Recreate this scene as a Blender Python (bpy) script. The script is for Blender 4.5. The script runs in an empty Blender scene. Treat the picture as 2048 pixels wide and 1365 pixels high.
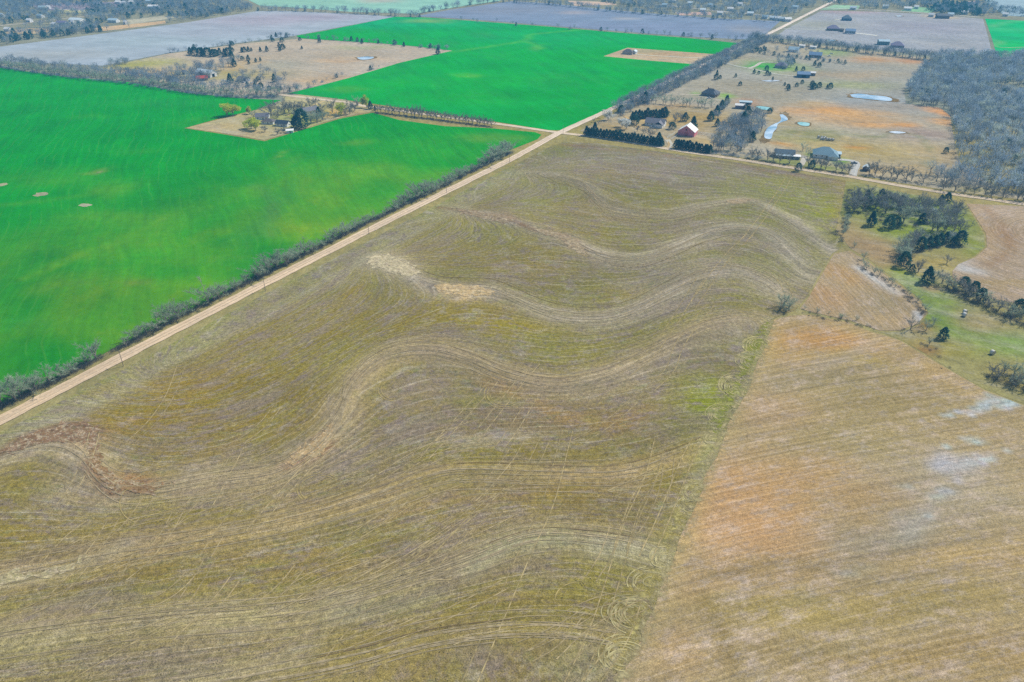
import bpy, math, random, zlib
import numpy as np
from mathutils import Vector, Matrix
from mathutils.geometry import delaunay_2d_cdt

# ------------------------------------------------------------------ camera, sky, sun, exposure
SC = bpy.context.scene
COL = SC.collection
CAM_H = 200.0
F = 1520.0                              # focal length in pixels of the 2048 px wide photograph
PITCH = math.atan(890.0 / F)            # horizon lies 890 px above the picture's middle
cam = bpy.data.cameras.new('camera')
cam_ob = bpy.data.objects.new('camera', cam)
COL.objects.link(cam_ob)
SC.camera = cam_ob
cam_ob.location = (0, 0, CAM_H)
cam_ob.rotation_euler = (math.pi / 2 - PITCH, 0, 0)
cam.sensor_width = 36
cam.lens = F / 2048 * 36
cam.clip_start = 1
cam.clip_end = 40000

EXPO = 0.45
SUN_EL, SUN_AZ = math.radians(48), math.atan2(.88, .47)
world = bpy.data.worlds.new('World')
SC.world = world
world.use_nodes = True
_nt = world.node_tree
_sky = _nt.nodes.new('ShaderNodeTexSky')
_sky.sky_type = 'NISHITA'
_sky.sun_disc = False
_sky.sun_elevation = SUN_EL
_sky.sun_rotation = SUN_AZ
_nt.links.new(_sky.outputs[0], _nt.nodes['Background'].inputs[0])
_nt.nodes['Background'].inputs[1].default_value = .09
_l = bpy.data.lights.new('sun', 'SUN')
_l.energy = 3.5
_l.angle = math.radians(.5)
_l.color = (1, .95, .87)
sun = bpy.data.objects.new('sun', _l)
COL.objects.link(sun)
sun.rotation_euler = Vector((math.sin(SUN_AZ) * math.cos(SUN_EL), math.cos(SUN_AZ) * math.cos(SUN_EL), math.sin(SUN_EL))).to_track_quat('Z', 'Y').to_euler()
SC.view_settings.view_transform = 'Standard'
SC.view_settings.look = 'None'
SC.view_settings.exposure = EXPO
SC.view_settings.gamma = 1
SC.cycles.max_bounces = 4
SC.cycles.diffuse_bounces = 2
SC.cycles.glossy_bounces = 2
SC.cycles.transmission_bounces = 2
SC.cycles.volume_bounces = 0
SC.cycles.transparent_max_bounces = 8
SC.cycles.use_denoising = False

HAZE_D = .00021
HAZE_C = (.16, .60, 1.0)
AIR = np.array([.347 * HAZE_C[0], .385 * HAZE_C[1], .41 * HAZE_C[2]]) * 2 ** EXPO   # what that air looks like, measured on a grey card
KWB = np.array([1.04, 1.05, 1.10]) * 2 ** EXPO                                         # sunlit card / its albedo
rng = random.Random(7)

# ------------------------------------------------------------------ measuring: photograph pixel -> point on the ground
CP, SP = math.cos(PITCH), math.sin(PITCH)
def G(px, py, z=0.0):
    v = py - 682.5
    fw, dn = F * CP - v * SP, F * SP + v * CP
    t = (CAM_H - z) / dn
    return ((px - 1024) * t, fw * t)
def Gs(pts): return [G(*p) for p in pts]
def to_px(x, y, z=0.0):
    dz = z - CAM_H
    d = y * CP - dz * SP
    u = y * SP + dz * CP
    return 1024 + F * x / d, 682.5 - F * u / d
def mpp(py):
    """metres per photo pixel on the ground at that row: sideways, forwards"""
    v = py - 682.5
    fw, dn = F * CP - v * SP, F * SP + v * CP
    return CAM_H / dn, CAM_H * (SP * dn + fw * CP) / dn ** 2
def srgb(c):
    c = np.array(c, float) / 255
    return np.where(c < .04045, c / 12.92, ((c + .055) / 1.055) ** 2.4)
def alb(c, xy):
    """albedo of a sunlit level surface seen as sRGB c from the camera, less the modelled air; stronger far haze stays in the colour"""
    T = math.exp(-HAZE_D * math.hypot(math.hypot(*xy), CAM_H))
    return np.clip((srgb(c) - AIR * (1 - T)) / (T * KWB), .004, .85)
A_DIR = Vector((math.sin(math.radians(29.7)), math.cos(math.radians(29.7)), 0))    # along the long dirt road
A_ROT = -math.radians(29.7)                                                       # turns a thing's +Y to run along it

# ------------------------------------------------------------------ numpy noise
def vnoise(x, y, seed=0):
    xi, yi = np.floor(x).astype(np.int64), np.floor(y).astype(np.int64)
    fx, fy = x - xi, y - yi
    fx, fy = fx * fx * (3 - 2 * fx), fy * fy * (3 - 2 * fy)
    def h(a, b):
        n = (a * 374761393 + b * 668265263 + seed * 974634777) & 0x7fffffff
        n = ((n ^ (n >> 13)) * 1274126177) & 0x7fffffff
        return ((n ^ (n >> 16)) & 0xffff) / 65535.0
    return (h(xi, yi) * (1 - fx) + h(xi + 1, yi) * fx) * (1 - fy) + (h(xi, yi + 1) * (1 - fx) + h(xi + 1, yi + 1) * fx) * fy
def fbm(x, y, seed=0, o=4):
    s, a, t = 0, 1, 0
    for i in range(o):
        s = s + a * vnoise(x * 2 ** i, y * 2 ** i, seed + i); t += a; a *= .55
    return s / t

# ------------------------------------------------------------------ materials
class N:
    """a small node graph"""
    def __init__(s, name):
        s.m = bpy.data.materials.new(name); s.m.use_nodes = True
        s.t = s.m.node_tree; s.b = s.t.nodes['Principled BSDF']
    def node(s, kind, **kw):
        n = s.t.nodes.new(kind)
        for k, v in kw.items(): setattr(n, k, v)
        return n
    def put(s, sock, v):
        if hasattr(v, 'links'): s.t.links.new(v, sock)
        elif isinstance(v, (tuple, list, np.ndarray)): sock.default_value = tuple(v) + ((1,) if len(v) == 3 and len(sock.default_value) == 4 else ())
        else: sock.default_value = v
    def math(s, op, a, b=0., c=0., clamp=False):
        n = s.node('ShaderNodeMath', operation=op, use_clamp=clamp)
        for i, v in enumerate((a, b, c)): s.put(n.inputs[i], v)
        return n.outputs[0]
    def attr(s, name):
        n = s.node('ShaderNodeAttribute'); n.attribute_name = name; return n
    def pos(s): return s.node('ShaderNodeNewGeometry').outputs['Position']
    def vec(s, x, y, z):
        n = s.node('ShaderNodeCombineXYZ')
        for i, v in enumerate((x, y, z)): s.put(n.inputs[i], v)
        return n.outputs[0]
    def sep(s, v):
        n = s.node('ShaderNodeSeparateXYZ'); s.put(n.inputs[0], v); return n.outputs
    def noise(s, vec, scale, detail=2., rough=.5):
        n = s.node('ShaderNodeTexNoise'); s.put(n.inputs['Vector'], vec)
        n.inputs['Scale'].default_value = scale; n.inputs['Detail'].default_value = detail; n.inputs['Roughness'].default_value = rough
        return n.outputs[0]
    def span(s, v, a, b, c=0., d=1.):
        n = s.node('ShaderNodeMapRange'); n.clamp = True
        for i, x in enumerate((v, a, b, c, d)): s.put(n.inputs[i], x)
        return n.outputs[0]
    def mix(s, f, a, b, mode='MIX'):
        n = s.node('ShaderNodeMix', data_type='RGBA', blend_type=mode)
        s.put(n.inputs[0], f); s.put(n.inputs[6], a); s.put(n.inputs[7], b)
        return n.outputs[2]
    def scale(s, c, f):
        n = s.node('ShaderNodeVectorMath', operation='SCALE'); s.put(n.inputs[0], c); s.put(n.inputs['Scale'], f); return n.outputs[0]
    def done(s, col, rough=.95, spec=.0, bump=None, bs=.3, bd=.2):
        s.put(s.b.inputs['Base Color'], col); s.b.inputs['Roughness'].default_value = rough
        s.b.inputs['Specular IOR Level'].default_value = spec
        if bump is not None:
            n = s.node('ShaderNodeBump'); s.put(n.inputs['Height'], bump); n.inputs['Strength'].default_value = bs; n.inputs['Distance'].default_value = bd
            s.t.links.new(n.outputs[0], s.b.inputs['Normal'])
        return s.m

def land_mat(name, fine=1.3, a_fine=.5, a_mid=.35, a_big=.2, tint=None, row=.35, a_row=.3, line=None, a_line=0., bump=0., tintscale=.14, gain=1., period=4., streak=3., calm=False):
    """field surface: the 'Col' of the plants and soil, broken up by grain, patches, and rows that follow 'u' (metres across the rows)"""
    g = N(name)
    p = g.pos(); x, y, z = g.sep(p)
    col = g.attr('Col').outputs['Color']
    u = g.attr('u').outputs['Fac']
    n1 = g.noise(p, fine, 2., .6)
    n2 = g.noise(p, fine * .2, 3., .6)
    n3 = g.noise(p, .018, 4., .55)
    r = g.noise(g.vec(g.math('MULTIPLY', u, row), g.math('MULTIPLY', x, .009), g.math('MULTIPLY', y, .009)), 1., 3., .7)
    m = g.math('MULTIPLY_ADD', g.span(n1, .25, .75, -1, 1), a_fine, gain)
    m = g.math('MULTIPLY', m, g.math('MULTIPLY_ADD', g.span(n2, .25, .75, -1, 1), a_mid, 1.))
    m = g.math('MULTIPLY', m, g.math('MULTIPLY_ADD', g.span(n3, .3, .7, -1, 1), a_big, 1.))
    m = g.math('MULTIPLY', m, g.math('MULTIPLY_ADD', g.span(r, .28, .72, -1, 1), g.math('MULTIPLY', g.attr('row_strength').outputs['Fac'], a_row), 1.))
    for i, (tc, lo, hi, amt, *own) in enumerate(tint or ()):
        ts = own[0] if own and own[0] else tintscale * (1 + .6 * i)                      # patches drawn out along the rows
        q = g.vec(g.math('MULTIPLY_ADD', u, ts * streak * .5, 37. * (i + 1)), g.math('MULTIPLY', x, ts * .45), g.math('MULTIPLY', y, ts * .45))
        nn = g.noise(q, 1., 6., .78)
        col = g.mix(g.math('MULTIPLY', g.span(nn, lo, hi), g.math('MULTIPLY', g.span(g.attr('row_strength').outputs['Fac'], .45, 1., 1., .4), amt) if calm else amt), col, g.mix(1., col, tuple(tc), 'MULTIPLY') if len(own) > 1 else tuple(tc))
    if line is not None:                                    # single drill lines of pressed straw
        ph = g.math('MULTIPLY_ADD', g.noise(p, .03, 2., .5), 1.3, g.math('MULTIPLY', u, 1. / period))
        w = g.math('ABSOLUTE', g.math('SUBTRACT', g.math('FRACT', ph), .5))
        on = g.noise(g.vec(g.math('MULTIPLY', u, .35), g.math('MULTIPLY', x, .03), g.math('MULTIPLY', y, .03)), 1., 2., .5)
        col = g.mix(g.math('MULTIPLY', g.math('MULTIPLY', g.span(w, .11, .03), g.span(on, .4, .62)), a_line), col, tuple(line))
    return g.done(g.scale(col, m), bump=(n1 if bump else None), bs=bump, bd=.35)

def plain_mat(name, c, var=.25, sc=1.5, rough=.8, spec=.2, metal=0., stretch=None):
    g = N(name)
    tc = g.node('ShaderNodeTexCoord').outputs['Object']
    if stretch: 
        x, y, z = g.sep(tc); tc = g.vec(g.math('MULTIPLY', x, stretch[0]), g.math('MULTIPLY', y, stretch[1]), g.math('MULTIPLY', z, stretch[2]))
    n = g.noise(tc, sc, 4., .6)
    g.b.inputs['Metallic'].default_value = metal
    return g.done(g.scale(tuple(c), g.math('MULTIPLY_ADD', g.span(n, .25, .75, -1, 1), var, 1.)), rough, spec)

def leaf_mat(name, c, c2, var=.35, clump=None):
    g = N(name)
    inf = g.node('ShaderNodeObjectInfo').outputs['Random']
    n = g.noise(g.pos(), .8, 3., .6)
    col = g.mix(g.span(n, .3, .7), tuple(c), tuple(c2))
    m = g.math('MULTIPLY_ADD', g.math('SUBTRACT', inf, .5), var, 1.)
    if clump is not None:                                  # whole trees that are paler or greener than their neighbours
        q = g.noise(g.pos(), .055, 3., .6); col = g.mix(g.span(g.noise(g.pos(), .085, 2., .5), .5, .66), col, tuple(clump)); m = g.math('MULTIPLY', m, g.span(q, .35, .65, .62, 1.35))
    c = g.scale(col, m); g.done(c, .9, .05)
    tl = g.node('ShaderNodeBsdfTranslucent'); g.put(tl.inputs[0], c)            # thin twigs and leaves let light through
    mx = g.node('ShaderNodeMixShader'); mx.inputs[0].default_value = .5
    g.t.links.new(g.b.outputs[0], mx.inputs[1]); g.t.links.new(tl.outputs[0], mx.inputs[2]); g.t.links.new(mx.outputs[0], g.t.nodes['Material Output'].inputs['Surface'])
    return g.m

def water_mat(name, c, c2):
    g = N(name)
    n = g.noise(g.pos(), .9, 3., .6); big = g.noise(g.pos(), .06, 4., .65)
    return g.done(g.mix(g.span(big, .4, .62), tuple(c), tuple(c2)), .12, .5, bump=n, bs=.12, bd=.05)  # pale patches paint white glare into the water colour

# ------------------------------------------------------------------ meshes and objects
def mesh(name, V, Fc, mats=(), smooth=False, attrs=None):
    me = bpy.data.meshes.new(name)
    V = np.asarray(V, np.float32).reshape(-1, 3)
    if len(Fc) and isinstance(Fc, np.ndarray):
        k = Fc.shape[1]
        me.vertices.add(len(V)); me.vertices.foreach_set('co', V.ravel())
        me.loops.add(Fc.size); me.loops.foreach_set('vertex_index', Fc.astype(np.int32).ravel())
        me.polygons.add(len(Fc)); me.polygons.foreach_set('loop_start', np.arange(0, Fc.size, k, dtype=np.int32))
        me.update(calc_edges=True)
    else:
        me.from_pydata([tuple(v) for v in V], [], [tuple(f) for f in Fc]); me.update()
    for n, a in (attrs or {}).items():
        if a.ndim == 2:
            t = me.attributes.new(n, 'FLOAT_COLOR', 'POINT'); t.data.foreach_set('color', np.c_[a, np.ones(len(a))].astype(np.float32).ravel())
        else:
            t = me.attributes.new(n, 'FLOAT', 'POINT'); t.data.foreach_set('value', a.astype(np.float32))
    for m in mats: me.materials.append(m)
    if smooth: me.polygons.foreach_set('use_smooth', [True] * len(me.polygons))
    me.validate()
    return me
def obj(name, me, parent=None, loc=(0, 0, 0), rot=0., scale=1.):
    o = bpy.data.objects.new(name, me); COL.objects.link(o)
    o.parent = parent; o.location = loc; o.rotation_euler = (0, 0, rot)
    o.scale = (scale,) * 3 if isinstance(scale, (int, float)) else scale
    return o
def tag(o, label=None, cat=None, group=None, kind=None):
    for k, v in (('label', label), ('category', cat), ('group', group), ('kind', kind)):
        if v: o[k] = v
    return o
def copy_tree(root, loc, rot, scale, label, group):
    r = root.copy(); COL.objects.link(r)
    r.location = loc; r.rotation_euler = (0, 0, rot); r.scale = (scale,) * 3 if isinstance(scale, (int, float)) else scale
    tag(r, label, None, group)
    for ch in root.children:
        c = ch.copy(); COL.objects.link(c); c.parent = r
        for g in ch.children:
            d = g.copy(); COL.objects.link(d); d.parent = c
    return r
class MB:
    """collects simple solids into one mesh"""
    def __init__(s): s.v, s.f = [], []
    def add(s, V, Fc):
        o = len(s.v); s.v += [tuple(p) for p in V]; s.f += [tuple(i + o for i in f) for f in Fc]; return s
    def box(s, x0, x1, y0, y1, z0, z1):
        return s.add([(x0, y0, z0), (x1, y0, z0), (x1, y1, z0), (x0, y1, z0), (x0, y0, z1), (x1, y0, z1), (x1, y1, z1), (x0, y1, z1)],
                     [(3, 2, 1, 0), (4, 5, 6, 7), (0, 1, 5, 4), (1, 2, 6, 5), (2, 3, 7, 6), (3, 0, 4, 7)])
    def tube(s, p, q, r0, r1, n=6):
        p, q = Vector(p), Vector(q); d = (q - p).normalized()
        a = d.orthogonal().normalized(); b = d.cross(a)
        V = [p + (a * math.cos(2 * math.pi * i / n) + b * math.sin(2 * math.pi * i / n)) * r0 for i in range(n)]
        V += [q + (a * math.cos(2 * math.pi * i / n) + b * math.sin(2 * math.pi * i / n)) * r1 for i in range(n)]
        return s.add(V, [(i, (i + 1) % n, n + (i + 1) % n, n + i) for i in range(n)] + [tuple(range(n))[::-1], tuple(range(n, 2 * n))])
    def mesh(s, name, mat, smooth=False): return mesh(name, s.v, s.f, [mat], smooth)

def inside(P, poly):
    x, y = P[:, 0], P[:, 1]; r = np.zeros(len(P), bool)
    for (x0, y0), (x1, y1) in zip(poly, poly[1:] + poly[:1]):
        if y0 != y1:
            c = ((y0 > y) != (y1 > y)); r ^= c & (x < (x1 - x0) * (y - y0) / (y1 - y0) + x0)
    return r
def dist_line(P, line, closed=False):
    d = np.full(len(P), 1e9)
    seg = list(zip(line, line[1:] + line[:1])) if closed else list(zip(line, line[1:]))
    for a, b in seg:
        a, b = np.array(a), np.array(b); ab = b - a
        t = np.clip(((P - a) @ ab) / max(ab @ ab, 1e-9), 0, 1)
        d = np.minimum(d, np.hypot(*(P - a - t[:, None] * ab).T))
    return d
def smooth_line(pts, n=6):
    """Catmull-Rom through points"""
    p = [np.array(q, float) for q in pts]; p = [2 * p[0] - p[1]] + p + [2 * p[-1] - p[-2]]; out = []
    for i in range(1, len(p) - 2):
        for k in range(n):
            t = k / n
            out.append(tuple(.5 * (2 * p[i] + (p[i + 1] - p[i - 1]) * t + (2 * p[i - 1] - 5 * p[i] + 4 * p[i + 1] - p[i + 2]) * t * t + (3 * p[i] - p[i - 1] - 3 * p[i + 1] + p[i + 2]) * t ** 3)))
    return out + [tuple(p[-2])]
def sheet_points(poly, res):
    """a polygon cut into small triangles"""
    edge = []
    for a, b in zip(poly, poly[1:] + poly[:1]):
        n = max(1, int(math.hypot(b[0] - a[0], b[1] - a[1]) / (res * 1.4)))
        edge += [(a[0] + (b[0] - a[0]) * i / n, a[1] + (b[1] - a[1]) * i / n) for i in range(n)]
    E = np.array(edge); lo, hi = E.min(0), E.max(0)
    gx, gy = np.meshgrid(np.arange(lo[0], hi[0], res), np.arange(lo[1], hi[1], res * .87))
    gx = gx + (np.arange(gx.shape[0]) % 2)[:, None] * res * .5
    P = np.c_[gx.ravel(), gy.ravel()]
    P = P[inside(P, poly)]; P = P[dist_line(P, poly, True) > res * .45]
    allp = np.r_[E, P]; c = allp.mean(0)
    V, _, Fc, *_ = delaunay_2d_cdt([Vector(p - c) for p in allp], [], [list(range(len(E)))], 1, 1e-4)
    return np.array([(v[0], v[1]) for v in V]) + c, [f for f in Fc]

def paint(V, base, blobs, strokes=(), warp=8., seed=1):
    """colour of the plants and soil at each point"""
    cx, cy = V.mean(0)
    C = np.tile(np.array(base), (len(V), 1)) if np.ndim(base) == 1 else base.copy()
    w = np.c_[fbm(V[:, 0] / 40, V[:, 1] / 40, seed) - .5, fbm(V[:, 0] / 40 + 9, V[:, 1] / 40, seed + 5) - .5] * warp * 4
    Q = V + w
    for px, py, rx, ry, c, s, *rot in blobs:
        o = np.array(G(px, py)); sx, sy = mpp(py)
        d = Q - o
        ang = rot[0] if rot else 0.
        dx, dy = d[:, 0] / sx, -d[:, 1] / sy
        if ang:
            ca, sa = math.cos(ang), math.sin(ang); dx, dy = dx * ca + dy * sa, -dx * sa + dy * ca
        r2 = (dx / rx) ** 2 + (dy / ry) ** 2
        k = s * np.exp(-r2 ** 1.3 * .7)[:, None]
        C = C * (1 - k) + alb(c, o) * k
    W = V + w * .25
    for line, wid, c, s in strokes:
        l = Gs(smooth_line(line, 4)); o = l[len(l) // 2]
        k = s * np.exp(-(dist_line(W, l) / wid) ** 2)[:, None] * np.clip(.35 + 1.3 * (fbm(V[:, 0] / 14, V[:, 1] / 14, seed + 60) - .1), .3, 1.)[:, None]
        C = C * (1 - k) + alb(c, o) * k
    return C

LEVEL = {'ground': 0., 'pasture': .06, 'field': .12, 'patch': .18, 'road': .26, 'water': .2}
def land(name, poly, mat, base, res, level='field', blobs=(), strokes=(), ufun=None, zfun=None, px=True, warp=8., seed=1, kind='structure', sfun=None):
    poly = Gs(poly) if px else poly
    V, Fc = sheet_points(poly, res)
    c = tuple(V.mean(0))
    if np.ndim(base) == 1 and len(base) == 3 and max(base) > 1: 
        near = np.array([alb(base, tuple(v)) for v in V])      # same colour in the photograph, modelled air taken off, far haze beyond it left in
        base = near
    Cc = paint(V, base, blobs, strokes, warp, seed)
    u = ufun(V) if ufun else V @ np.array([A_DIR.x, A_DIR.y])
    z = np.full(len(V), LEVEL[level]) + (zfun(V) if zfun else 0)
    o = obj(name, mesh(name, np.c_[V, z], Fc, [mat], True, {'Col': Cc, 'u': u, 'row_strength': sfun(V) if sfun else np.ones(len(V))}))
    return tag(o, kind=kind)

def strip(name, line, width, mat, z=.26, zfun=None, kind='structure', px=True, crown=.12, base=None, edge=.8, seed=3, far=None, step=4):
    """a road, track or drive along a line, a little higher in its middle"""
    l = Gs(line) if px else line
    L = [np.array(l[0], float)]
    for a, b in zip(l, l[1:]):
        a, b = np.array(a), np.array(b); n = max(1, int(np.hypot(*(b - a)) / step))
        L += [a + (b - a) * (i + 1) / n for i in range(n)]
    L = np.array(L); T = np.gradient(L, axis=0); T /= np.hypot(*T.T)[:, None] + 1e-9; Nn = np.c_[-T[:, 1], T[:, 0]]
    s = np.r_[0, np.cumsum(np.hypot(*np.diff(L, axis=0).T))]
    k = np.array([-1, -.8, -.4, 0, .4, .8, 1])
    V, U = [], []
    for j, q in enumerate(k):
        jit = (vnoise(s / 6, s * 0 + j, seed) - .5) * edge * (abs(q) == 1)
        V.append(L + Nn * (width / 2 * q + jit * np.sign(q))[:, None]); U.append(np.full(len(L), q * width / 2))
    V = np.array(V); n, m = V.shape[:2]
    Z = z + crown * (1 - np.abs(k))[:, None] + np.zeros((n, m))
    if zfun: Z = Z + zfun(V.reshape(-1, 2)).reshape(n, m)
    idx = np.arange(n * m).reshape(n, m)
    Fc = np.stack([idx[:-1, :-1], idx[1:, :-1], idx[1:, 1:], idx[:-1, 1:]], -1).reshape(-1, 4)[:, ::-1]
    P = V.reshape(-1, 2)
    C = np.array([alb(np.array(base) + (np.array(far or base) - np.array(base)) * np.clip((math.hypot(*v) - 200) / 900, 0, 1), tuple(v)) for v in P])  # paler with distance from the camera: haze painted into the road
    o = obj(name, mesh(name, np.c_[P, Z.ravel()], Fc, [mat], True, {'Col': C, 'u': np.array(U).ravel(), 'row_strength': np.ones(len(P))}))
    return tag(o, kind=kind)

# ------------------------------------------------------------------ the setting: ground and fields
OLIVE, STRAW = (.12, .11, .035), (.34, .29, .18)
M_GROUND = land_mat('rough_grass', 1.0, .3, .25, .2, [((.27, .24, .15), .5, .72, .5), ((.13, .16, .06), .52, .7, .5)], .2, .1, gain=1.12)
M_FALLOW = land_mat('fallow_weeds', 2.6, .6, .36, .12, [((.21, .185, .045), .5, .66, .5), ((.37, .33, .28), .52, .68, .55), ((.19, .145, .13), .5, .62, .7), ((.16, .19, .075), .54, .66, .5), ((.20, .19, .035), .52, .64, .45, .035), ((.205, .155, .125), .5, .63, .6, .03)], .55, .36, (.44, .385, .28), .34, .4, .1, 1.05, 4.2, 1.6, True)
M_STUBBLE = land_mat('crop_stubble', 2.6, .5, .24, .08, [((.22, .205, .12), .5, .68, .25), ((.42, .33, .26), .5, .66, .55), ((.27, .235, .21), .52, .68, .5)], 1., .24, (.44, .37, .30), .2, .3, .12, 1.15, 2.6, 2.)
M_WHEAT = land_mat('green_wheat', .9, .1, .1, .12, [((1.7, 1.08, .5), .46, .64, .7, .05, 1), ((.5, .82, 1.2), .5, .66, .6, .035, 1), ((1.5, .95, 1.8), .58, .72, .5, .16, 1)], .25, .13, (.10, .30, .03), .25, .2, .014, .98, 5., 2.)
M_WHEAT_FAR = land_mat('far_green_wheat', .5, .08, .08, .1, [((.05, .26, .03), .5, .7, .4), ((.004, .22, .05), .52, .7, .4)], .12, .12, None, 0, .1, .008, 1.0, 5., 2.)
M_TILLED = land_mat('tilled_soil', .5, .1, .1, .1, None, .05, .12, None, 0, 0, .03, 1.06)
M_PASTURE = land_mat('dry_pasture', .8, .28, .25, .14, [((.35, .32, .26), .48, .68, .55), ((.17, .18, .14), .54, .7, .45)], .2, .04, None, 0, 0, .04, 1.14)
M_DIRT = land_mat('dirt_road', 1.2, .14, .12, .08, [((.46, .38, .28), .5, .7, .5)], .75, .24, gain=1.06)

# one sheet of open country to the horizon
def ground():
    n = 60
    gx = np.sinh(np.linspace(-3.2, 3.2, n)) * 900; gy = np.sinh(np.linspace(-1.6, 3.4, n)) * 600 + 300
    X, Y = np.meshgrid(gx, gy); V = np.c_[X.ravel(), Y.ravel()]
    idx = np.arange(n * n).reshape(n, n)
    Fc = np.stack([idx[:-1, :-1], idx[:-1, 1:], idx[1:, 1:], idx[1:, :-1]], -1).reshape(-1, 4)
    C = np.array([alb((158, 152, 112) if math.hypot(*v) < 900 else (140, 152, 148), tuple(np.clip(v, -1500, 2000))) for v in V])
    return tag(obj('ground', mesh('ground', np.c_[V, np.zeros(len(V))], Fc, [M_GROUND], True, {'Col': C, 'u': V[:, 0], 'row_strength': np.ones(len(V))})), kind='structure')
ground()

# --- the fallow field with its curving terraces
_re = random.Random(12)
EDGE = [(x + _re.gauss(0, 2.2) + 2.5 * math.sin(i * .9), y) for i, (x, y) in enumerate(smooth_line([(1545, 640), (1530, 690), (1500, 760), (1450, 865), (1400, 980), (1355, 1090), (1320, 1180), (1275, 1290), (1240, 1365)], 7))]
FALLOW = [(1128, 284), (1200, 288), (1290, 300), (1450, 322), (1600, 347), (1692, 362), (1684, 400), (1676, 440), (1671, 462), (1690, 492), (1664, 508), (1640, 548), (1615, 592), (1592, 620),
          *EDGE, (1150, 1600), (-700, 1600), (-520, 1140),
          (-200, 960), (0, 866), (250, 738), (512, 598), (780, 460), (1023, 333), (1100, 294)]
TERRACES = [
    (60, [(1040, 345), (1110, 352), (1165, 368), (1195, 398), (1230, 420), (1330, 432), (1400, 415), (1450, 405), (1500, 402), (1560, 430), (1620, 470), (1672, 505)]),
    (110, [(905, 420), (1000, 438), (1080, 465), (1150, 485), (1190, 505), (1240, 517), (1300, 515), (1360, 490), (1420, 465), (1480, 455), (1540, 470), (1580, 505), (1615, 560)]),
    (165, [(740, 520), (800, 545), (880, 578), (980, 582), (1060, 615), (1120, 635), (1200, 640), (1260, 625), (1330, 590), (1400, 555), (1470, 545), (1530, 565), (1570, 600)]),
    (235, [(-60, 960), (0, 915), (60, 895), (120, 890), (165, 915), (190, 950), (240, 985), (320, 980), (420, 962), (540, 945), (600, 915), (645, 880), (680, 830), (700, 775), (760, 715), (850, 697), (930, 715), (1000, 745), (1100, 770), (1200, 755), (1280, 720), (1380, 670), (1450, 645), (1520, 640)]),
    (310, [(-160, 1175), (0, 1150), (200, 1110), (400, 1080), (600, 1040), (740, 1000), (850, 962), (930, 947), (1100, 952), (1250, 950), (1380, 905), (1425, 880)]),
    (375, [(-160, 1320), (0, 1290), (300, 1250), (600, 1225), (800, 1175), (930, 1130), (1050, 1085), (1130, 1080), (1250, 1095), (1340, 1120)]),
    (440, [(-260, 1480), (300, 1400), (683, 1330), (850, 1285), (1053, 1262), (1200, 1275), (1285, 1290)]),
]
_tw = [(k, Gs(smooth_line(l, 5))) for k, l in TERRACES]
def solve_rows():
    """rows run level between the terraces: a smooth field through all of them"""
    lo = np.array([-480., 90.]); cell = 2.5; nx, ny = 300, 250
    U = np.full((ny, nx), 200.); fixed = np.zeros((ny, nx), bool)
    X, Y = np.meshgrid(lo[0] + cell * np.arange(nx), lo[1] + cell * np.arange(ny))
    extra = [(0, Gs([(1128, 284), (1290, 300), (1450, 322), (1600, 347), (1692, 362)])), (-8, Gs([(330, 735), (620, 580), (900, 430), (1080, 320)]))]
    for k, l in _tw + extra:
        for a, b in zip(l, l[1:]):
            n = max(2, int(math.hypot(b[0] - a[0], b[1] - a[1]) / 1.2))
            for i in range(n + 1):
                ix = int(round((a[0] + (b[0] - a[0]) * i / n - lo[0]) / cell)); iy = int(round((a[1] + (b[1] - a[1]) * i / n - lo[1]) / cell))
                if 0 <= ix < nx and 0 <= iy < ny: U[iy, ix] = k; fixed[iy, ix] = True
    ys, xs = np.nonzero(fixed); vals = U[fixed]
    best = np.full((ny, nx), 1e9)                                # start from the nearest terrace
    for j in range(0, len(ys), 5):
        d = (X - X[0, xs[j]]) ** 2 + (Y - Y[ys[j], 0]) ** 2; m = d < best; best[m] = d[m]; U[m & ~fixed] = vals[j]
    keep = U.copy()
    for it in range(1500):
        p = np.pad(U, 1, mode='edge')
        U = .25 * (p[:-2, 1:-1] + p[2:, 1:-1] + p[1:-1, :-2] + p[1:-1, 2:])
        U[fixed] = keep[fixed]
    for it in range(6):
        p = np.pad(U, 1, mode='edge'); U = .25 * (p[:-2, 1:-1] + p[2:, 1:-1] + p[1:-1, :-2] + p[1:-1, 2:])
    def f(V):
        fx = np.clip((V[:, 0] - lo[0]) / cell, 0, nx - 1.01); fy = np.clip((V[:, 1] - lo[1]) / cell, 0, ny - 1.01)
        i, j = fx.astype(int), fy.astype(int); a, b = fx - i, fy - j
        return (U[j, i] * (1 - a) + U[j, i + 1] * a) * (1 - b) + (U[j + 1, i] * (1 - a) + U[j + 1, i + 1] * a) * b
    return f
rows_u = solve_rows()
_fw = Gs(FALLOW)
def fallow_z(V):
    """terrace banks: low rounded ridges about a metre high"""
    z = np.zeros(len(V))
    for k, l in _tw: z = np.maximum(z, .6 * np.exp(-(dist_line(V, l) / 7.) ** 2))
    e = np.clip(dist_line(V, _fw, True) / 12, 0, 1) * inside(V, _fw)
    return z * e + .0
GOLD, MOSS, TAN, BROWN, PALE, GREY = (146, 124, 44), (122, 126, 34), (158, 136, 96), (128, 108, 82), (186, 172, 136), (158, 150, 134)
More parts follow.
